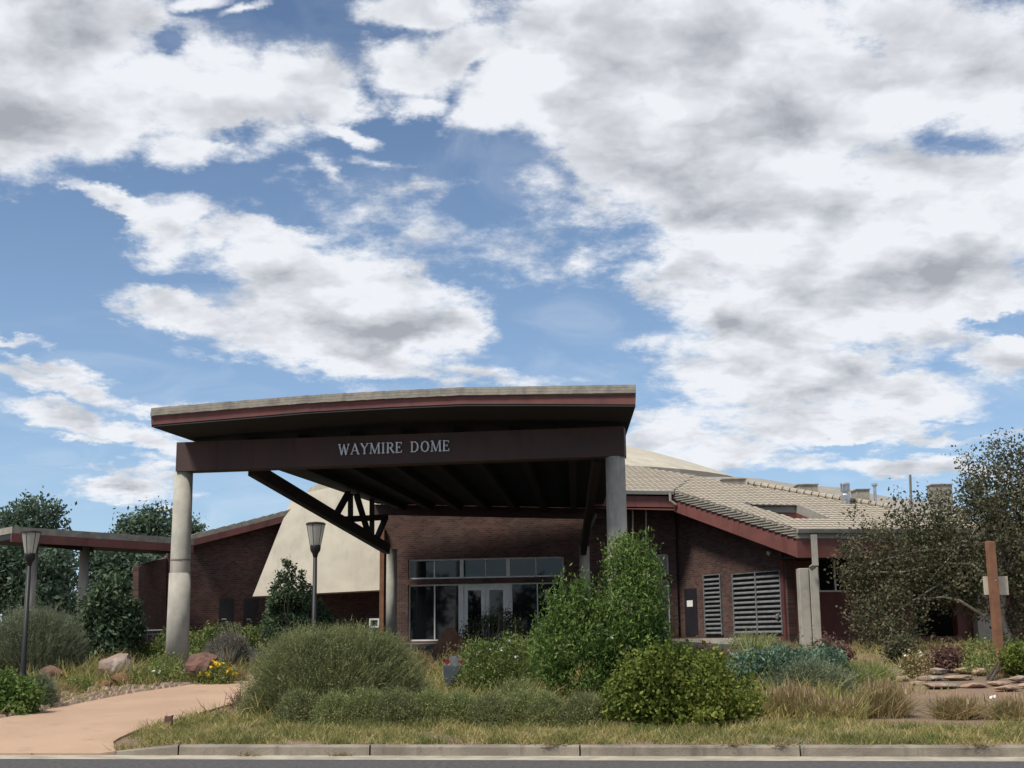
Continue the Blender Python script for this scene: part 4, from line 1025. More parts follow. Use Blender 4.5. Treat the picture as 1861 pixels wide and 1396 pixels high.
# ================================================================== ROCKS
def noise3(P, seed):
    r = np.random.RandomState(seed); out = np.zeros(len(P))
    for k in range(7):
        w = r.normal(size=3) * (1.2 + .9 * k); out += np.sin(P @ w + r.uniform(0, 6.28)) / (1 + .9 * k)
    return out
import bmesh
def rock(name, px, py_base, wpx, hpx, mat, label, cat='boulder', depth=.8, seed=1, lift=0, shape=None, group=None, sub=3, base=None, Y=None):
    c = gp(px, py_base) if base is None else np.array(base, float)
    sc = c[1] / F; w, h = wpx * sc, hpx * sc
    bm = bmesh.new(); bmesh.ops.create_icosphere(bm, subdivisions=sub, radius=1.0)
    P = np.array([v.co[:] for v in bm.verts]); r = np.random.RandomState(seed)
    d = 1 + .16 * noise3(P * 1.3, seed)
    Q = P * d[:, None]
    for _ in range(9):   # flat fracture faces
        n_ = r.normal(size=3); n_ /= np.linalg.norm(n_); lim = r.uniform(.62, .9); e = Q @ n_ - lim
        Q -= np.outer(np.maximum(e, 0) * .85, n_)
    if shape == 'peak':
        t_ = np.clip((Q[:, 2] + .2) / 1.2, 0, 1); Q[:, :2] *= (1 - .75 * t_)[:, None]; Q[:, 0] += .1 * t_
    if shape == 'slab': pass
    Q = Q / np.abs(Q).max(0)
    Q = Q * np.array([w / 2, w / 2 * depth, h / 2 * 1.15]) + np.array([0, 0, h / 2 * .85])
    for v, q in zip(bm.verts, Q): v.co = tuple(q + c + (0, 0, lift))
    mb = MB(); mb.v = [tuple(v.co) for v in bm.verts]; mb.f = [tuple(v.index for v in f.verts) for f in bm.faces]; bm.free()
    o = obj(name, mb, mat, origin=c); return tag(o, label, cat, group)
rock('boulder', 207, 1234, 66, 44, M['rock_pink'], 'rounded pink and pale grey boulder beside the path', seed=3)
rock('boulder', 368, 1243, 62, 55, M['rock_red'], 'rust red boulder behind the yellow flowers by the path', seed=8)
rock('boulder', 226, 1245, 46, 22, M['rock_orange'], 'low orange rock just right of the pink boulder', seed=12)
rock('boulder', 95, 1236, 54, 26, M['rock_red'], 'low rusty orange rock under the big grey-green mound', seed=15)
rock('boulder', 817, 1232, 56, 60, M['rock_orange'], 'pointed brown-red rock in front of the entrance glass', shape='peak', seed=21, base=A(817, 1195, 38), depth=.6)
rock('boulder', 192, 1251, 30, 14, M['rock_orange'], 'small orange rock at the foot of the pink boulder', seed=31)
slabs = [(1690,1238,54,10),(1745,1236,60,9),(1668,1246,40,8),(1712,1252,66,11),(1770,1250,50,9),(1816,1246,46,9),(1850,1238,50,10),(1830,1256,52,10),(1655,1228,34,10),(1700,1226,44,12),(1752,1224,40,12),(1786,1226,40,12),(1848,1224,40,14),(1640,1240,26,12),(1870,1250,40,9)]
for k, (px, py, w, h) in enumerate(slabs):
    side = 'left' if px < 1755 else 'right'
    pos = ['leftmost', 'second from the left', 'third from the left', 'fourth from the left', 'fifth from the left', 'sixth from the left', 'seventh from the left']
    rock('edging_stone', px, py, w, h, M['flagstone'] if k % 3 else M['rock_pink'], '', 'stone', depth=.55, seed=50 + k, group='flat stones edging the right-hand bed', sub=2)
es = sorted([o for o in COL.objects if o.name.startswith('edging_stone')], key=lambda o: proj(o.location)[0])
ordn = ['first', 'second', 'third', 'fourth', 'fifth', 'sixth', 'seventh', 'eighth', 'ninth', 'tenth', 'eleventh', 'twelfth', 'thirteenth', 'fourteenth', 'fifteenth', 'sixteenth', 'seventeenth', 'eighteenth']
for k, o in enumerate(es): o['label'] = f'flat sandy edging stone near the timber post, {ordn[k]} from the left'
# rubble along the upper path edge, cobbles nobody could count
rr = np.random.RandomState(9); QV = []
for _ in range(900):
    f = rr.uniform(.02, .86); i = int(f * 39); e = U[i] if i < 40 else U[-1]; e2_ = U[min(i + 1, 39)]
    tv = (e2_ - e) / (np.linalg.norm(e2_ - e) + 1e-9); nv = np.array([-tv[1], tv[0]]); nv = nv if nv[1] > 0 else -nv
    c = e + nv * (.02 + abs(rr.normal()) * (.5 if _ % 3 else 1.6)) + tv * rr.uniform(-.3, .3)
    if inside(c, PATH_POLY): continue
    z = gz(*c); s_ = rr.uniform(.03, .09) * (1.3 if _ % 5 == 0 else 1)
    # irregular chunk: squashed octahedron-ish
    D = [np.array(v) * s_ * rr.uniform(.7, 1.3) for v in ((1, 0, .1), (.2, 1, 0), (-1, .2, .1), (-.1, -1, 0))]; tpv = np.array([0, 0, .8]) * s_; C0 = np.array([c[0], c[1], z + s_ * .1])
    D2 = [d_ * .6 + tpv for d_ in D]
    for k in range(4):
        j = (k + 1) % 4; QV.append([C0 + D[k], C0 + D[j], C0 + D2[j], C0 + D2[k]])
    QV.append([C0 + D2[0], C0 + D2[1], C0 + D2[2], C0 + D2[3]])
tag(npmesh('rubble', np.array(QV), M['rubble']), 'pale and rusty cobbles spread along the upper edge of the path', 'rubble', kind='stuff')

# ================================================================== PLANTS
RS = np.random.RandomState(77)
def unit(n, rs=RS): v = rs.normal(size=(n, 3)); return v / np.linalg.norm(v, axis=1)[:, None]
def leaves(C, size, aspect=.45, normal=None, along=None, spread=1.0, rs=RS):
    """one kite-shaped leaf per centre"""
    n = len(C); a = unit(n, rs)
    if along is not None: a = a * spread + along; a /= np.linalg.norm(a, axis=1)[:, None]
    b = np.cross(a, unit(n, rs)); b /= np.linalg.norm(b, axis=1)[:, None] + 1e-9
    L_ = (size * rs.uniform(.6, 1.4, n))[:, None]; w = L_ * aspect / 2
    return np.stack([C - a * L_ / 2, C + b * w, C + a * L_ / 2, C - b * w], 1)
def blades(Bs, Tp, width, sag=.15, seg=3, rs=RS):
    """tapering curved blades from Bs to Tp as seg quads each"""
    n = len(Bs); d = Tp - Bs; Ln = np.linalg.norm(d, axis=1)[:, None]
    side = np.cross(d, unit(n, rs)); side /= np.linalg.norm(side, axis=1)[:, None] + 1e-9
    w = (width * rs.uniform(.6, 1.3, n))[:, None]; bend = np.cross(side, d / Ln) * (rs.normal(size=(n, 1)) * sag) * Ln
    def P(t): return Bs + d * t + bend * (t * t - t) * 2
    out = []
    for k in range(seg):
        t0, t1 = k / seg, (k + 1) / seg
        w0, w1 = w * (1 - t0 * .8) / 2, w * (1 - t1 * .8) / 2
        out.append(np.stack([P(t0) - side * w0, P(t0) + side * w0, P(t1) + side * w1, P(t1) - side * w1], 1))
    return np.concatenate(out)
class Lumps:
    """union of ellipsoids; cx,cy,cz,rx,ry,rz rows"""
    def __init__(s, E): s.E = np.array(E, float); v = s.E[:, 3] * s.E[:, 4] * s.E[:, 5]; s.p = v ** .75 / (v ** .75).sum()
    def surf(s, n, lo=.75, hi=1.05, rs=RS):
        k = rs.choice(len(s.E), n, p=s.p); d = unit(n, rs); r = rs.uniform(lo, hi, n)[:, None]; e = s.E[k]
        return e[:, :3] + d * r * e[:, 3:], d
def from_px(lst, Y):
    """(px, py, rx, ry, dY, depth factor) rows -> world ellipsoids at their own distances"""
    out = []
    for q in lst:
        px, py, rx, ry = q[:4]; dy = q[4] if len(q) > 4 else 0; df = q[5] if len(q) > 5 else 1.0
        y = Y + dy; c = A(px, py, y); k = y / F; out.append((c[0], y, c[2], rx * k, rx * k * df, ry * k))
    return out
def clustered(Lm, nclu, per, sigma, lo=.55, hi=1.02, zmin=None, rs=RS):
    c, d = Lm.surf(nclu, lo, hi, rs); P = np.repeat(c, per, 0) + rs.normal(size=(nclu * per, 3)) * sigma; D = np.repeat(d, per, 0)
    if zmin is not None: m_ = P[:, 2] > zmin; P, D = P[m_], D[m_]
    return P, D
def dome_lumps(base, W_, H, rs, n=7, depth=.85):
    E = [(0, 0, H * .42, W_ * .40, W_ * .40 * depth, H * .52)]
    for k in range(n):
        a_ = rs.uniform(0, 2 * PI); r = rs.uniform(.15, .34) * W_; h = rs.uniform(.3, .72) * H
        q = rs.uniform(.13, .22) * W_; E.append((math.cos(a_) * r, math.sin(a_) * r * depth, h * (1 - .5 * r / (W_ * .5)), q, q, min(q * 1.1, H * .3)))
    E = np.array(E); E[:, :3] += base; return Lumps(E)
def stems(base, Lm, n, r0, rs=RS, topf=.75):
    mb = MB(); c, _ = Lm.surf(n, .2, topf, rs)
    for q in c:
        b_ = base + np.array([rs.normal() * .06, rs.normal() * .06, -.05]); m_ = (b_ + q) / 2 + np.array([0, 0, np.linalg.norm(q - b_) * .12]) + rs.normal(size=3) * .03
        mb.tube([b_, m_, q], [r0, r0 * .65, r0 * .25], 5, cap=False)
    return mb
def size_at(px, py, wpx, top): b_ = gp(px, py); k = b_[1] / F; return b_, wpx * k, A(px, top, b_[1])[2] - b_[2]
def leafy(name, px, py, wpx, top, pal, label, cat='shrub', leaf=.06, n=2600, aspect=.5, group=None, lumps=None, sig=.07, stem='bark', flowers=None, along=None, seed=0, dy=0):
    rs = np.random.RandomState(seed + int(px)); b_, W_, H = size_at(px, py, wpx, top)
    Lm = dome_lumps(b_, W_, H, rs) if lumps is None else Lumps(from_px(lumps, b_[1] + dy))
    o = thing(name, b_, label, cat, group)
    per = 14; P, D = clustered(Lm, n // per, per, sig, zmin=b_[2] - .02, rs=rs)
    al = None if along is None else D * along[0] + np.array([0, 0, along[1]])
    LV = [leaves(P, leaf, aspect, along=al, rs=rs)]
    ns = max(12, n // 220); c, dd = Lm.surf(ns, .8, 1.0, rs); up_ = c[:, 2] > b_[2] + H * .35; c, dd = c[up_], dd[up_]
    dd = dd * .6 + np.array([0, 0, .75]) + rs.normal(size=dd.shape) * .2; ln = rs.uniform(.07, .2, (len(c), 1)) * min(max(W_, H), 2.5)
    for k in range(9): LV.append(leaves(c + dd * ln * (k / 8) + rs.normal(size=c.shape) * leaf * .3, leaf * (1.1 - .06 * k), aspect, along=dd * .7, rs=rs))
    LV.append(blades(c - dd * ln * .4, c + dd * ln, .008, .1, 1, rs))
    npmesh('foliage', np.concatenate(LV), FO[pal], o)
    obj('stem', stems(b_, Lm, 9, .02 * max(.6, min(2, H)), rs), M[stem], o)
    if flowers:
        fp, nf, fs = flowers; c, d = Lm.surf(nf, .95, 1.1, rs); m_ = (c[:, 2] > b_[2] + H * .35) & (c[:, 1] < b_[1] + W_ * .3); c = c[m_]
        P = np.repeat(c, 7, 0) + rs.normal(size=(len(c) * 7, 3)) * fs * .35
        npmesh('blossom', leaves(P, fs, .9, rs=rs), FO[fp], o)
    return o
def broom(name, px, py, wpx, top, pal, label, cat='shrub', n=4200, w=.012, group=None, lumps=None, depth=.85, seed=0, tw=.16, heads=None, fuzz=1.0):
    """dense mound of thin upright twigs"""
    rs = np.random.RandomState(seed + int(px) + 5); b_, W_, H = size_at(px, py, wpx, top)
    o = thing(name, b_, label, cat, group)
    if lumps is None:
        d = unit(n, rs); d[:, 2] = np.abs(d[:, 2]); tip = b_ + d * np.array([W_ / 2, W_ / 2 * depth, H]) * rs.uniform(.55, 1.06, (n, 1))
        # lobes
        ph = np.arctan2(d[:, 1], d[:, 0]); tip[:, 2] -= (np.abs(np.sin(ph * 2.5 + px)) * .12 * H) * (1 - d[:, 2])
    else:
        Lm = Lumps(from_px(lumps, b_[1])); tip, d = Lm.surf(n, .45, 1.05, rs)
        tip = tip[tip[:, 2] > b_[2]]; n = len(tip)
    q = tip - b_; st = b_ + q * rs.uniform(.35, .8, (n, 1)); st[:, 2] = np.maximum(b_[2], st[:, 2] - rs.uniform(.0, .15, n) * H)
    V1 = blades(st, tip, w, .12, 2, rs)
    # fine twigs near the surface
    m_ = int(n * 2.6 * fuzz); k = rs.randint(0, n, m_); f = rs.uniform(.55, 1.02, (m_, 1)); P = st[k] + (tip[k] - st[k]) * f
    dd = (tip[k] - st[k]); dd /= np.linalg.norm(dd, axis=1)[:, None] + 1e-9; dd = dd * .7 + rs.normal(size=(m_, 3)) * .5 + np.array([0, 0, .3])
    V2 = blades(P, P + dd * (tw * rs.uniform(.5, 1.2, (m_, 1))), w * .8, .1, 1, rs)
    V3 = leaves(P + dd * tw * .5 + rs.normal(size=(m_, 3)) * .02, w * 3.2, .42, rs=rs)
    npmesh('foliage', np.concatenate([V1, V2, V3]), FO[pal], o)
    Ls = Lumps([(b_[0], b_[1], b_[2] + H * .35, W_ * .3, W_ * .3 * depth, H * .4)])
    obj('stem', stems(b_, Ls, 10, .018, rs), M['bark'], o)
    if heads:
        hp, nh, hs = heads; j = rs.choice(n, nh); c = tip[j]; npmesh('seed_heads', blades(c - [0, 0, hs * .3], c + np.array([0, 0, hs]) + rs.normal(size=(nh, 3)) * hs * .2, w * 2.2, .1, 2, rs), FO[hp], o)
    return o
def tuft(name, px, py, wpx, top, pal, label, cat='ornamental grass', n=1500, w=.012, group=None, heads=None, lean=.5, seed=0, spread=.3):
    rs = np.random.RandomState(seed + int(px) + 9); b_, W_, H = size_at(px, py, wpx, top); o = thing(name, b_, label, cat, group)
    Bs = b_ + np.stack([rs.normal(size=n) * W_ * .16, rs.normal(size=n) * W_ * .13, np.full(n, -.02)], 1)
    a_ = rs.uniform(0, 2 * PI, n); r = np.abs(rs.normal(size=n)) * W_ * spread; h = H * rs.uniform(.35, .92, n) * np.clip(1.05 - .5 * r / W_, .3, 1)
    Tp = Bs + np.stack([np.cos(a_) * r, np.sin(a_) * r * .8, h], 1)
    npmesh('foliage', blades(Bs, Tp, w, .22, 3, rs), FO[pal], o)
    if heads:
        hp, nh, hs = heads; j = rs.choice(n, nh); c = Tp[j]; c2 = c.copy(); c2[:, 2] = np.maximum(c2[:, 2], b_[2] + H * .6)
        V = [blades(Bs[j], c2, .006, .1, 2, rs), blades(c2 - [0, 0, hs * .2], c2 + np.stack([rs.normal(size=nh) * .03, rs.normal(size=nh) * .03, np.full(nh, hs)], 1), w * 2.2, .1, 2, rs)]
        npmesh('seed_heads', np.concatenate(V), FO[hp], o)
    return o
def tree(name, label, base, height_z, trunk_pts, limbs, lumps, Y, pal, n, leaf, bark='bark', sig=.16, aspect=.5, cat='tree', group=None, seed=0, per=16, r0=.14, lo=.5, twigs=30):
    rs = np.random.RandomState(seed); o = thing(name, base, label, cat, group)
    Lm = Lumps(from_px(lumps, Y))
    P, D = clustered(Lm, n // per, per, sig, lo=lo, hi=1.05, zmin=base[2] + .05, rs=rs)
    npmesh('crown', leaves(P, leaf, aspect, rs=rs), FO[pal], o)
    mb = MB(); mb.tube(trunk_pts, np.linspace(r0, r0 * .45, len(trunk_pts)), 10)
    for l in limbs: mb.tube(l[0], np.linspace(l[1], l[1] * .35, len(l[0])), 7)
    c, _ = Lm.surf(twigs, .1, .7, rs); tp_ = np.array(trunk_pts)
    for q in c:
        s_ = tp_[rs.randint(len(tp_) // 2, len(tp_))]; m_ = (s_ + q) / 2 + rs.normal(size=3) * .15
        mb.tube([s_, m_, q], [r0 * .3, r0 * .18, r0 * .06], 5, cap=False)
    obj('trunk', mb, M[bark], o, smooth=True)
    return o

# ---- trees
bt = A(1835, 1190, 38.5); bt[2] = gz(bt[0], 38.5)
TL = [(1660,1010,80,50),(1600,1060,60,50),(1560,1020,40,34),(1710,1050,90,60),(1640,1110,50,50,-.6),(1590,1140,46,46,-.8),(1620,1165,40,30,-.8),(1760,960,80,70),(1700,960,60,40),(1840,1000,90,90),
      (1800,900,50,60),(1770,850,34,40),(1820,830,34,34,.5),(1780,905,40,40),(1860,850,50,50),(1900,900,80,100),(1640,935,34,22),(1690,905,22,18),(1590,970,34,24),(1545,985,24,16),(1540,1045,24,30),(1570,1100,30,30,-.5),
      (1870,1060,70,60),(1880,1130,50,50),(1760,1040,60,50),(1780,1100,40,24),(1920,1000,90,100),(1545,930,14,10),(1630,900,12,10),(1840,1150,26,30)]
ap = lambda px, py, dy=0: A(px, py, 38.5 + dy)
tree('leafy_tree', 'broad dark-leaved tree with pale limbs overhanging the right-hand wall', bt, 8,
     [bt - (0, 0, .2), ap(1832, 1160), ap(1818, 1125), ap(1822, 1060), ap(1815, 990), ap(1812, 900)],
     [([ap(1816, 1128), ap(1786, 1118, -.4), ap(1745, 1092, -.6), ap(1715, 1085, -.6), ap(1660, 1090, -.4)], .055), ([ap(1820, 1075), ap(1790, 1045, -.4), ap(1765, 1025, -.6), ap(1720, 1024, -.6)], .07),
      ([ap(1820, 1050), ap(1850, 1020, -.3), ap(1900, 1010, 0)], .07), ([ap(1715, 1024, -.6), ap(1640, 1040, -.5), ap(1560, 1040, 0)], .035), ([ap(1660, 1090, -.4), ap(1642, 1110, -.4), ap(1640, 1160, -.4)], .035), ([ap(1815, 990), ap(1775, 900)], .05)],
     TL, 38.5, 'tree', 50000, .095, 'pale_bark', sig=.16, seed=4, aspect=.6, r0=.17, twigs=46)
def simple_tree(label, px, ytop, wpx, Y, pal, n, leaf, seed, ybase=1150, group='trees beyond the left wing', lumps=None, name='background_tree', bark='bark', sig=.3, cat='tree', lo=.5):
    b_ = A(px, ybase, Y); b_[2] = gz(b_[0], Y) if b_[1] < 60 else 1.5
    rs = np.random.RandomState(seed)
    if lumps is None:
        lumps = []; H = ybase - ytop
        for k in range(16):
            f = rs.uniform(.12, 1); r = wpx / 2 * math.sqrt(max(.06, 1 - (2 * f - .95) ** 2)) ; lumps.append((px + rs.uniform(-.65, .65) * r, ybase - f * H * .93, rs.uniform(.22, .36) * wpx * .7, rs.uniform(.2, .32) * wpx * .6, rs.uniform(-1, 1) * wpx / F * Y * .3))
    t_ = A(px, ytop + (ybase - ytop) * .25, Y)
    return tree(name, label, b_, 0, [b_ - (0, 0, .3), b_ * .6 + t_ * .4 + (.1, 0, 0), t_], [], lumps, Y, pal, n, leaf, bark, sig, seed=seed, group=group, cat=cat, r0=.05 if name in ('juniper', 'conifer') else .25, lo=lo, twigs=24)
simple_tree('round-topped green tree rising behind the walkway roof at the far left', 60, 905, 150, 78, 'treefar', 17000, .27, 11, lumps=[(70,940,42,34),(35,955,40,34),(95,970,26,26),(10,960,34,34),(50,1000,60,40),(90,1030,50,50),(20,1060,60,60),(-30,1000,50,60),(70,1100,60,50),(100,930,16,16),(60,918,20,12)])
simple_tree('airy light green tree showing above the walkway roof left of the column', 285, 922, 150, 84, 'treefar', 11000, .27, 12, lumps=[(250,960,36,26),(290,950,36,26),(235,985,30,20),(330,958,24,20),(350,975,18,16),(270,935,18,14),(210,980,18,12),(290,1000,60,30),(230,1040,40,40),(360,960,10,12)])
simple_tree('dark spreading tree under the walkway roof beside its second post', 215, 1000, 110, 58, 'treefar', 12000, .22, 13, lumps=[(205,1020,40,26),(240,1040,36,34),(180,1060,26,40),(220,1090,50,40),(200,1140,50,40),(170,1010,20,12),(250,1110,30,40)], name='background_tree', sig=.25)
simple_tree('dark dense tree behind the first walkway post at the far left', 85, 1000, 120, 56, 'treefar', 12000, .22, 14, lumps=[(90,1020,40,30),(100,1070,36,40),(70,1090,50,50),(20,1010,40,36),(10,1070,50,50),(120,1110,26,34),(110,1150,40,30),(-30,1050,50,60)], sig=.25)
simple_tree('green layered conifer standing in front of the walkway posts', 195, 1045, 100, 40, 'juniper', 16000, .15, 15, ybase=1190, lumps=[(205,1065,22,18),(195,1090,34,22),(215,1110,34,24),(180,1120,36,24),(205,1150,44,28),(160,1100,16,10),(235,1140,24,22),(150,1130,16,12),(200,1180,44,20)], name='conifer', sig=.12, group=None)
jl = []
for px, tp, w in ((522, 1022, 15), (533, 1034, 14), (548, 1045, 16), (508, 1040, 13), (497, 1058, 12), (562, 1062, 12), (578, 1088, 14), (590, 1100, 12)):
    H = 1150 - tp
    for k in range(6):
        f = k / 5; jl.append((px + (525 - px) * 0 + (px - 528) * .25 * (1 - f), 1150 - f * (H - 6), w * (1.25 - .98 * f), H / 9, (k % 3 - 1) * .15))
simple_tree('bushy blue-green juniper with several pointed tops below the tan wall', 525, 1020, 90, 37.5, 'juniper', 22000, .085, 16, ybase=1172, lumps=jl, name='juniper', group=None, sig=.055)
# trees across the street behind the camera, seen only as reflections in the entrance glass
for k, (x, y, s_) in enumerate(((-26, -34, 7.5), (-9, -40, 6), (3, -46, 8), (16, -36, 6.5), (30, -44, 9), (-44, -46, 9))):
    rs = np.random.RandomState(200 + k); E = [(x + rs.normal() * s_ * .25, y + rs.normal() * s_ * .2, s_ * rs.uniform(.35, .85), s_ * .28, s_ * .28, s_ * .24) for _ in range(9)]
    o = thing('background_tree', (x, y, -.3), ['tall', 'low', 'wide', 'slender', 'largest', 'outermost'][k] + ' tree across the street, reflected in the entrance glass', 'tree', 'trees across the street')
    P, D = clustered(Lumps(E), 130, 12, .45, rs=rs); npmesh('crown', leaves(P, .55, .7, rs=rs), FO['dark'], o)
    obj('trunk', MB().tube([(x, y, -.4), (x, y, s_ * .6)], [.25, .12], 8), M['bark'], o)

# ---- big shrubs
broom('mounded_shrub', 600, 1302, 340, 1130, 'broom', 'largest grey-green mound of fine twigs, left of the utility box', n=36000, w=.009, tw=.11,
      lumps=[(600,1235,120,92),(525,1220,75,66),(680,1225,90,75),(478,1265,50,48),(640,1172,85,40),(565,1170,70,36),(735,1250,60,55),(458,1288,32,28),(765,1285,45,40),(620,1285,130,40),(700,1185,50,36),(505,1190,36,30)])
broom('mounded_shrub', 70, 1232, 190, 1098, 'broomgrey', 'grey-green rounded mound around the far left lamp post', n=22000, w=.011, tw=.13,
      lumps=[(75,1165,75,60),(20,1170,60,55),(120,1180,42,45),(60,1135,60,36),(-30,1180,60,60),(90,1205,60,30)])
leafy('tall_shrub', 1110, 1292, 250, 965, 'willow', 'tallest bright green upright shrub, in front of the right canopy column', leaf=.080, n=30000, aspect=.36, sig=.085, along=(.15, .8), flowers=('white', 10, .04),
      lumps=[(1140,1030,36,50),(1165,1010,30,40),(1130,1010,24,36),(1145,1110,60,60),(1185,1110,32,50),(1100,1150,60,60),(1150,1180,60,60),(1180,1160,34,44),(1065,1080,22,36),(1040,1120,36,40),(1020,1170,50,60),(1000,1200,36,50),(1060,1220,60,60),(1120,1240,50,50),(1012,1095,18,30),(1175,1060,36,40),(1045,1070,10,34),(1018,1070,8,24),(1110,1060,20,40),(995,1160,22,30)])
leafy('broadleaf_shrub', 1230, 1318, 300, 1170, 'broad', 'wide yellow-green leafy bush at the verge, right of centre', leaf=.07, n=15000, aspect=.62, sig=.07,
      lumps=[(1210,1240,90,66),(1150,1270,60,44),(1280,1250,80,60),(1220,1195,40,26),(1260,1205,50,26),(1330,1280,60,36),(1180,1220,45,34),(1240,1295,110,26),(1340,1300,50,22),(1130,1290,36,26),(1290,1205,32,20)])
leafy('green_shrub', 905, 1275, 180, 1165, 'green', 'loose green shrub between the utility box and the tall bush', leaf=.055, n=14000, aspect=.4, sig=.08, along=(.2, .7), flowers=('white', 14, .05),
      lumps=[(890,1215,50,40),(930,1200,50,40),(860,1235,40,34),(960,1215,40,40),(910,1250,60,30),(940,1175,30,20),(870,1185,30,24)])
leafy('dark_shrub', 895, 1222, 120, 1108, 'dark', 'low dark bush in front of the double doors', leaf=.07, n=5200, aspect=.5, sig=.1, lumps=[(895,1145,50,26,6),(865,1155,34,22,6),(930,1150,34,22,6),(885,1125,24,12,6),(910,1122,28,12,6),(890,1170,60,20,6)])
broom('blond_shrub', 760, 1240, 70, 1185, 'mixgrass', 'small straw-coloured plant with white daisies left of the utility box', n=900, w=.014, heads=('white', 12, .03))
leafy('blue_green_plant', 1420, 1255, 200, 1178, 'blue', 'sprawling blue-green plant right of the yellow-green bush', leaf=.11, n=9000, aspect=.3, sig=.08, along=(.4, .6),
      lumps=[(1360,1215,40,26),(1410,1210,50,30),(1460,1205,40,24),(1500,1200,36,20),(1380,1240,50,22),(1350,1255,34,24)])
broom('mounded_shrub', 1480, 1262, 150, 1208, 'broomgrey', 'grey-green mound between the blue-green plant and the stone edging', n=3600, w=.014)
broom('mounded_shrub', 1365, 1205, 80, 1145, 'broom', 'olive shrub with bare yellow stems in front of the large louvres', n=1600, w=.016, lumps=[(1355,1175,34,28,4),(1395,1178,36,28,4),(1420,1185,24,18,4)])
tuft('ornamental_grass', 1380, 1205, 50, 1148, 'blade', 'upright blond stems before the large louvred window', n=130, w=.035, spread=.35)
tuft('ornamental_grass', 1440, 1206, 40, 1158, 'tan', 'tan grass between the louvred window and the concrete pilaster', n=420, w=.02)
leafy('burgundy_shrub', 1510, 1215, 90, 1150, 'burgundy', 'reddish burgundy shrub right of the concrete pilaster', leaf=.07, n=2600)
leafy('burgundy_shrub', 1720, 1222, 90, 1170, 'burgundy', 'low dark burgundy shrub in front of the dark doorway', leaf=.07, n=2600)
tuft('iris_clump', 1590, 1240, 90, 1192, 'blade', 'bright yellow-green bladed clump left of the flat stones', n=420, w=.03, cat='plant')
leafy('grey_perennial', 1665, 1232, 70, 1180, 'mixgrass', 'pale dry perennial behind the flat stones, left of the burgundy shrub', leaf=.06, n=1700, along=(.2, .8), flowers=('white', 12, .06))
leafy('green_shrub', 1795, 1235, 90, 1150, 'green', 'olive green bush just behind the brown timber post', leaf=.06, n=3600, lumps=[(1780,1190,30,34,1.5),(1840,1185,36,34,1.5),(1800,1215,50,24,1),(1860,1200,30,34,1)])
leafy('orange_perennial', 1283, 1205, 44, 1163, 'green', 'orange-flowered plant beneath the narrow louvred window', leaf=.05, n=500, flowers=('orange', 34, .07))
tuft('ornamental_grass', 1312, 1205, 70, 1168, 'tan', 'low tan grass patch right of the orange flowers', n=900, w=.018, spread=.4)
# ---- tan ornamental grasses at the verge
for k, (px, py, w, tp, lb) in enumerate(((1440,1302,84,1236,'pink-tan feathery grass right of the yellow-green bush'),(1500,1304,80,1262,'lower olive-tan grass between the two feathery tan grasses'),(1555,1303,70,1265,'short dark-based grass left of the tallest tan grass'),(1612,1302,84,1226,'tallest pink-tan feathery grass, left of the bare soil'),(1742,1304,92,1256,'grey-tan grass tuft just right of the bare soil'),(1845,1306,80,1262,'grey-tan grass tuft at the right edge below the post'))):
    tuft('ornamental_grass', px, py, w, tp, 'mixgrass', lb, n=2600, w=.011, group='feathery grasses along the right of the verge', heads=('tan', 150 if k in (0, 3) else 60, .13), spread=.3)
# ---- sage clumps behind the verge
sg = [(545,1316,72,1262),(612,1318,74,1266),(668,1316,70,1258),(722,1318,78,1258),(782,1316,66,1262),(836,1316,72,1264),(890,1318,70,1268),(948,1316,66,1262),(990,1318,60,1266),(1062,1318,80,1268)]
for k, (px, py, w, tp) in enumerate(sg):
    broom('sage_clump', px, py, w * 1.22, tp - 5, 'sage' if k % 3 else 'broom', f'low sage-green clump behind the verge grass, {ordn[k]} from the left', n=3800, w=.009, tw=.09, group='low sage clumps behind the verge', seed=k * 13)
# ---- left garden
leafy('green_shrub', 25, 1300, 120, 1225, 'willow', 'bright green bush in the bottom left corner beside the path', leaf=.08, n=6500, lumps=[(5,1260,36,36),(30,1275,34,28),(50,1260,26,26),(-20,1270,40,40),(20,1290,50,16)])
broom('mounded_shrub', 72, 1288, 54, 1232, 'broomgrey', 'grey-green clump beside the bright green bush at the path', n=1800, w=.013)
leafy('dark_shrub', 215, 1212, 120, 1150, 'dark', 'dark low bush behind the pink boulder', leaf=.08, n=5000, lumps=[(200,1175,40,24,2),(240,1180,36,24,2),(170,1185,26,20,2),(220,1200,50,18,1)])
leafy('flowering_plant', 285, 1245, 110, 1200, 'green', 'green plants dotted with white flowers between the two boulders', leaf=.06, n=4200, aspect=.35, flowers=('white', 26, .05), lumps=[(270,1225,30,18),(310,1225,34,20),(300,1205,34,14,1.5),(260,1240,30,12),(335,1235,20,16)])
leafy('flowering_plant', 395, 1245, 60, 1196, 'green', 'plant with bright yellow flowers in front of the rust red boulder', leaf=.06, n=1700, flowers=('yellow', 44, .07), lumps=[(375,1236,20,14),(400,1225,22,20),(412,1232,16,16),(392,1242,30,9)])
leafy('flowering_plant', 325, 1225, 80, 1178, 'mixgrass', 'small yellow-flowered plants behind the white daisies', leaf=.05, n=1400, flowers=('yellow', 16, .05), dy=3)
broom('grey_dome_shrub', 414, 1222, 78, 1150, 'greydome', 'grey twiggy dome shrub left of the largest mound', n=4200, w=.015, lumps=[(415,1178,34,24,1),(400,1185,26,20,1),(432,1188,24,20,1)])
leafy('green_shrub', 440, 1205, 120, 1132, 'green', 'bright green bush with yellow tips below the dark doors', leaf=.09, n=4200, lumps=[(400,1150,34,16,6),(435,1160,40,22,6),(475,1160,30,20,6),(370,1160,20,16,6)], flowers=('yellow', 14, .06))
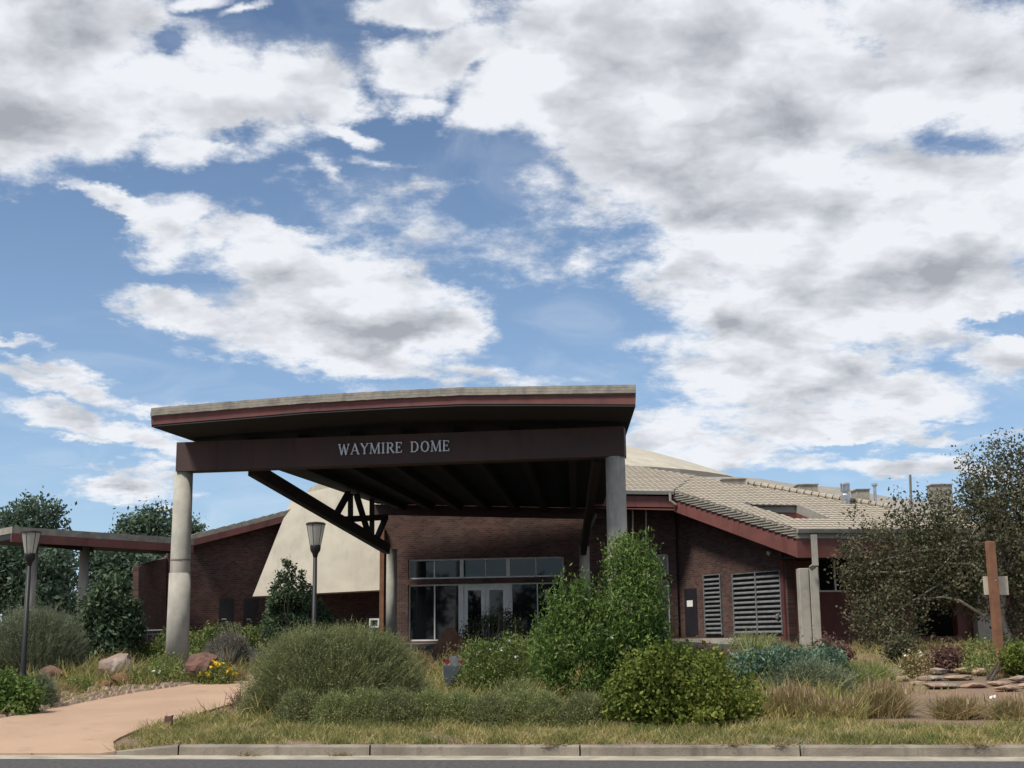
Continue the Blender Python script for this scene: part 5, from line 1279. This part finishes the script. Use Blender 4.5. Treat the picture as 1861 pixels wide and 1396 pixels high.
leafy('dark_shrub', 325, 1205, 90, 1138, 'green', 'dull green bush at the foot of the left canopy column', leaf=.08, n=3600, lumps=[(320,1165,34,24,0),(350,1170,34,22,1),(300,1180,26,18,0),(372,1190,34,18,1),(330,1190,40,14,1)])
leafy('red_twig_shrub', 275, 1165, 60, 1095, 'redtwig', 'red-twigged shrub left of the canopy column, by the railing', leaf=.16, n=1500, aspect=.12, along=(.2, 1), sig=.12, lumps=[(275,1120,28,22,5),(262,1130,18,16,5),(292,1128,16,20,5)])
broom('red_twig_shrub', 432, 1288, 26, 1252, 'burgundy', 'small dead red-brown twigs at the left foot of the largest mound', n=90, w=.014, fuzz=.4)
leafy('flowering_plant', 835, 1225, 80, 1168, 'mixgrass', 'straw and white flowers around the foot of the pointed rock', leaf=.05, n=1800, flowers=('white', 18, .04), dy=4)
leafy('green_shrub', 720, 1215, 90, 1165, 'sage', 'pale green shrub between the inner column and the largest mound', leaf=.05, n=2400, dy=3)
# litter
for px, py, lb in ((460, 1305, 'white scrap of paper at the foot of the largest mound'), (1805, 1273, 'white scrap between the grass tufts, below the timber post'), (1770, 1300, 'tiny white scrap in the verge grass at the lower right')):
    q = gp(px, py); r_ = .07; s2 = MB().add([q + (-r_, -.02, .03), q + (r_ * .6, -.03, .05), q + (r_, .05, .09), q + (-r_ * .7, .04, .06), q + (0, 0, .09)], [(0, 1, 4), (1, 2, 4), (2, 3, 4), (3, 0, 4)])
    tag(obj('paper_scrap', s2, M['paper'], origin=q), lb, 'litter')

# ---- verge grass and weeds (uncountable)
rs = np.random.RandomState(31)
def ground_blades(n, xr, sr, hmin, hmax, w, clump=.6, rs=rs, mask=None):
    x = rs.uniform(*xr, n); s_ = rs.uniform(*sr, n)
    patch = np.sin(x * 1.9 + 1) * np.sin(s_ * 2.3 + x * .7) + .6 * np.sin(x * 5.1 + s_ * 3) + rs.normal(size=n) * .5
    keep = patch > -clump; x, s_, patch = x[keep], s_[keep], patch[keep]; y = s_ - .15 * x
    if mask is not None:
        k = np.array([mask(a, b) for a, b in zip(x, y)]); x, y, patch = x[k], y[k], patch[k]
    z = np.array([gz(a, b) for a, b in zip(x, y)]); m_ = len(x); Bs = np.stack([x, y, z - .01], 1)
    h = (hmin + (hmax - hmin) * rs.uniform(0, 1, m_) ** 1.5) * (1 + .35 * np.clip(patch, -1, 1.5))
    Tp = Bs + np.stack([rs.normal(size=m_) * h * .55, rs.normal(size=m_) * h * .5, h], 1)
    return blades(Bs, Tp, w, .3, 2, rs)
notpath = lambda a, b: not inside((a, b), PATH_POLY)
def verge_mask(a, b):
    if inside((a, b), PATH_POLY): return False
    s_ = sd_(a, b)
    return s_ < (21.9 if a > -3.5 else 23.6) + .35 * math.sin(a * 1.7)
tag(npmesh('verge_grass', ground_blades(110000, (-6.6, 11.5), (KS + .13, 23.6), .025, .13, .013, .7, mask=verge_mask), FO['turf']), 'dry yellow-green grass strip along the kerb', 'grass', kind='stuff')
wm = lambda a, b: notpath(a, b) and not (-11 < a < 7.5 and 35.5 < sd_(a, b) < 47.5) and not (6.2 < a * 24 / b < 8.2 and sd_(a, b) < 27) and not (a > 8.5 and 25 < sd_(a, b) < 33)
tag(npmesh('ground_cover', np.concatenate([ground_blades(52000, (-13, 16), (21.8, 44), .05, .26, .02, .5, mask=wm), ground_blades(30000, (-4.5, 6), (22.5, 33), .12, .42, .02, .6, mask=wm), ground_blades(16000, (-12, -5), (30, 46), .1, .45, .028, .3, mask=wm)]), FO['weeds']), 'mixed low weeds and dry stems between the shrubs', 'weeds', kind='stuff')
# tall grass far left and right beyond the garden
rs = np.random.RandomState(8)
kw = []
for px in (452, 620, 1000, 1335, 1420, 1780):
    q = gp(px, 1375); n_ = 60; Bs = q + np.stack([rs.normal(size=n_) * .09, rs.normal(size=n_) * .02 , np.full(n_, 0.0)], 1); kw.append(blades(Bs, Bs + np.stack([rs.normal(size=n_) * .07, rs.normal(size=n_) * .05 - .02, rs.uniform(.02, .09, n_)], 1), .012, .2, 1, rs))
tag(npmesh('kerb_weeds', np.concatenate(kw), FO['mixgrass']), 'withered weeds and leaf litter in the kerb joints', 'weeds', kind='stuff')
# more planting that closes the beds
leafy('green_shrub', 985, 1245, 90, 1180, 'green', 'yellow-green loose shrub at the left foot of the tall bush', leaf=.05, n=5000, along=(.2, .7), flowers=('white', 8, .05))
leafy('green_shrub', 845, 1262, 70, 1200, 'sage', 'pale green rounded shrub right behind the utility box', leaf=.05, n=4000, along=(.2, .7))
broom('mounded_shrub', 940, 1296, 90, 1248, 'sage', 'olive mound with a tan tip between the sage clumps and the tall bush', n=2600, w=.012, heads=('tan', 40, .06))
leafy('green_shrub', 1340, 1300, 90, 1262, 'broad', 'low green spread of leaves at the right foot of the yellow-green bush', leaf=.05, n=3000)
broom('mounded_shrub', 1545, 1252, 90, 1214, 'sage', 'grey-olive mound just left of the flat stones', n=2200, w=.014)
leafy('dark_shrub', 1190, 1215, 90, 1150, 'green', 'dull bush with brown tips behind the yellow-green bush', leaf=.06, n=4000)
leafy('green_shrub', 1850, 1228, 70, 1165, 'broad', 'yellowish shrub at the right edge beyond the timber post', leaf=.07, n=3000)
leafy('green_shrub', 345, 1212, 70, 1172, 'green', 'fresh green bush between the column and the rust red boulder', leaf=.06, n=3000, dy=2)
leafy('yellow_shrub', 265, 1205, 50, 1170, 'broad', 'yellow-green bush right of the dark bush behind the pink boulder', leaf=.06, n=2200)
leafy('green_shrub', 140, 1258, 60, 1228, 'green', 'small green plant on the cobbles left of the pink boulder', leaf=.05, n=1200)
tuft('dry_grass', 118, 1262, 60, 1236, 'mixgrass', 'thin dry grass on the cobbles beside the path', n=500, w=.014)
tuft('dry_grass', 430, 1240, 50, 1205, 'mixgrass', 'dry grass at the far end of the path', n=600, w=.014)
leafy('dark_shrub', 1640, 1205, 70, 1150, 'tree', 'brownish bush under the left side of the broad tree', leaf=.08, n=3000)
simple_tree('broad green tree past the left edge of the walkway roof', -160, 930, 230, 82, 'treefar', 9000, .3, 41)
simple_tree('tall green tree far past the left edge of the walkway roof', -420, 900, 260, 88, 'treefar', 9000, .32, 42)
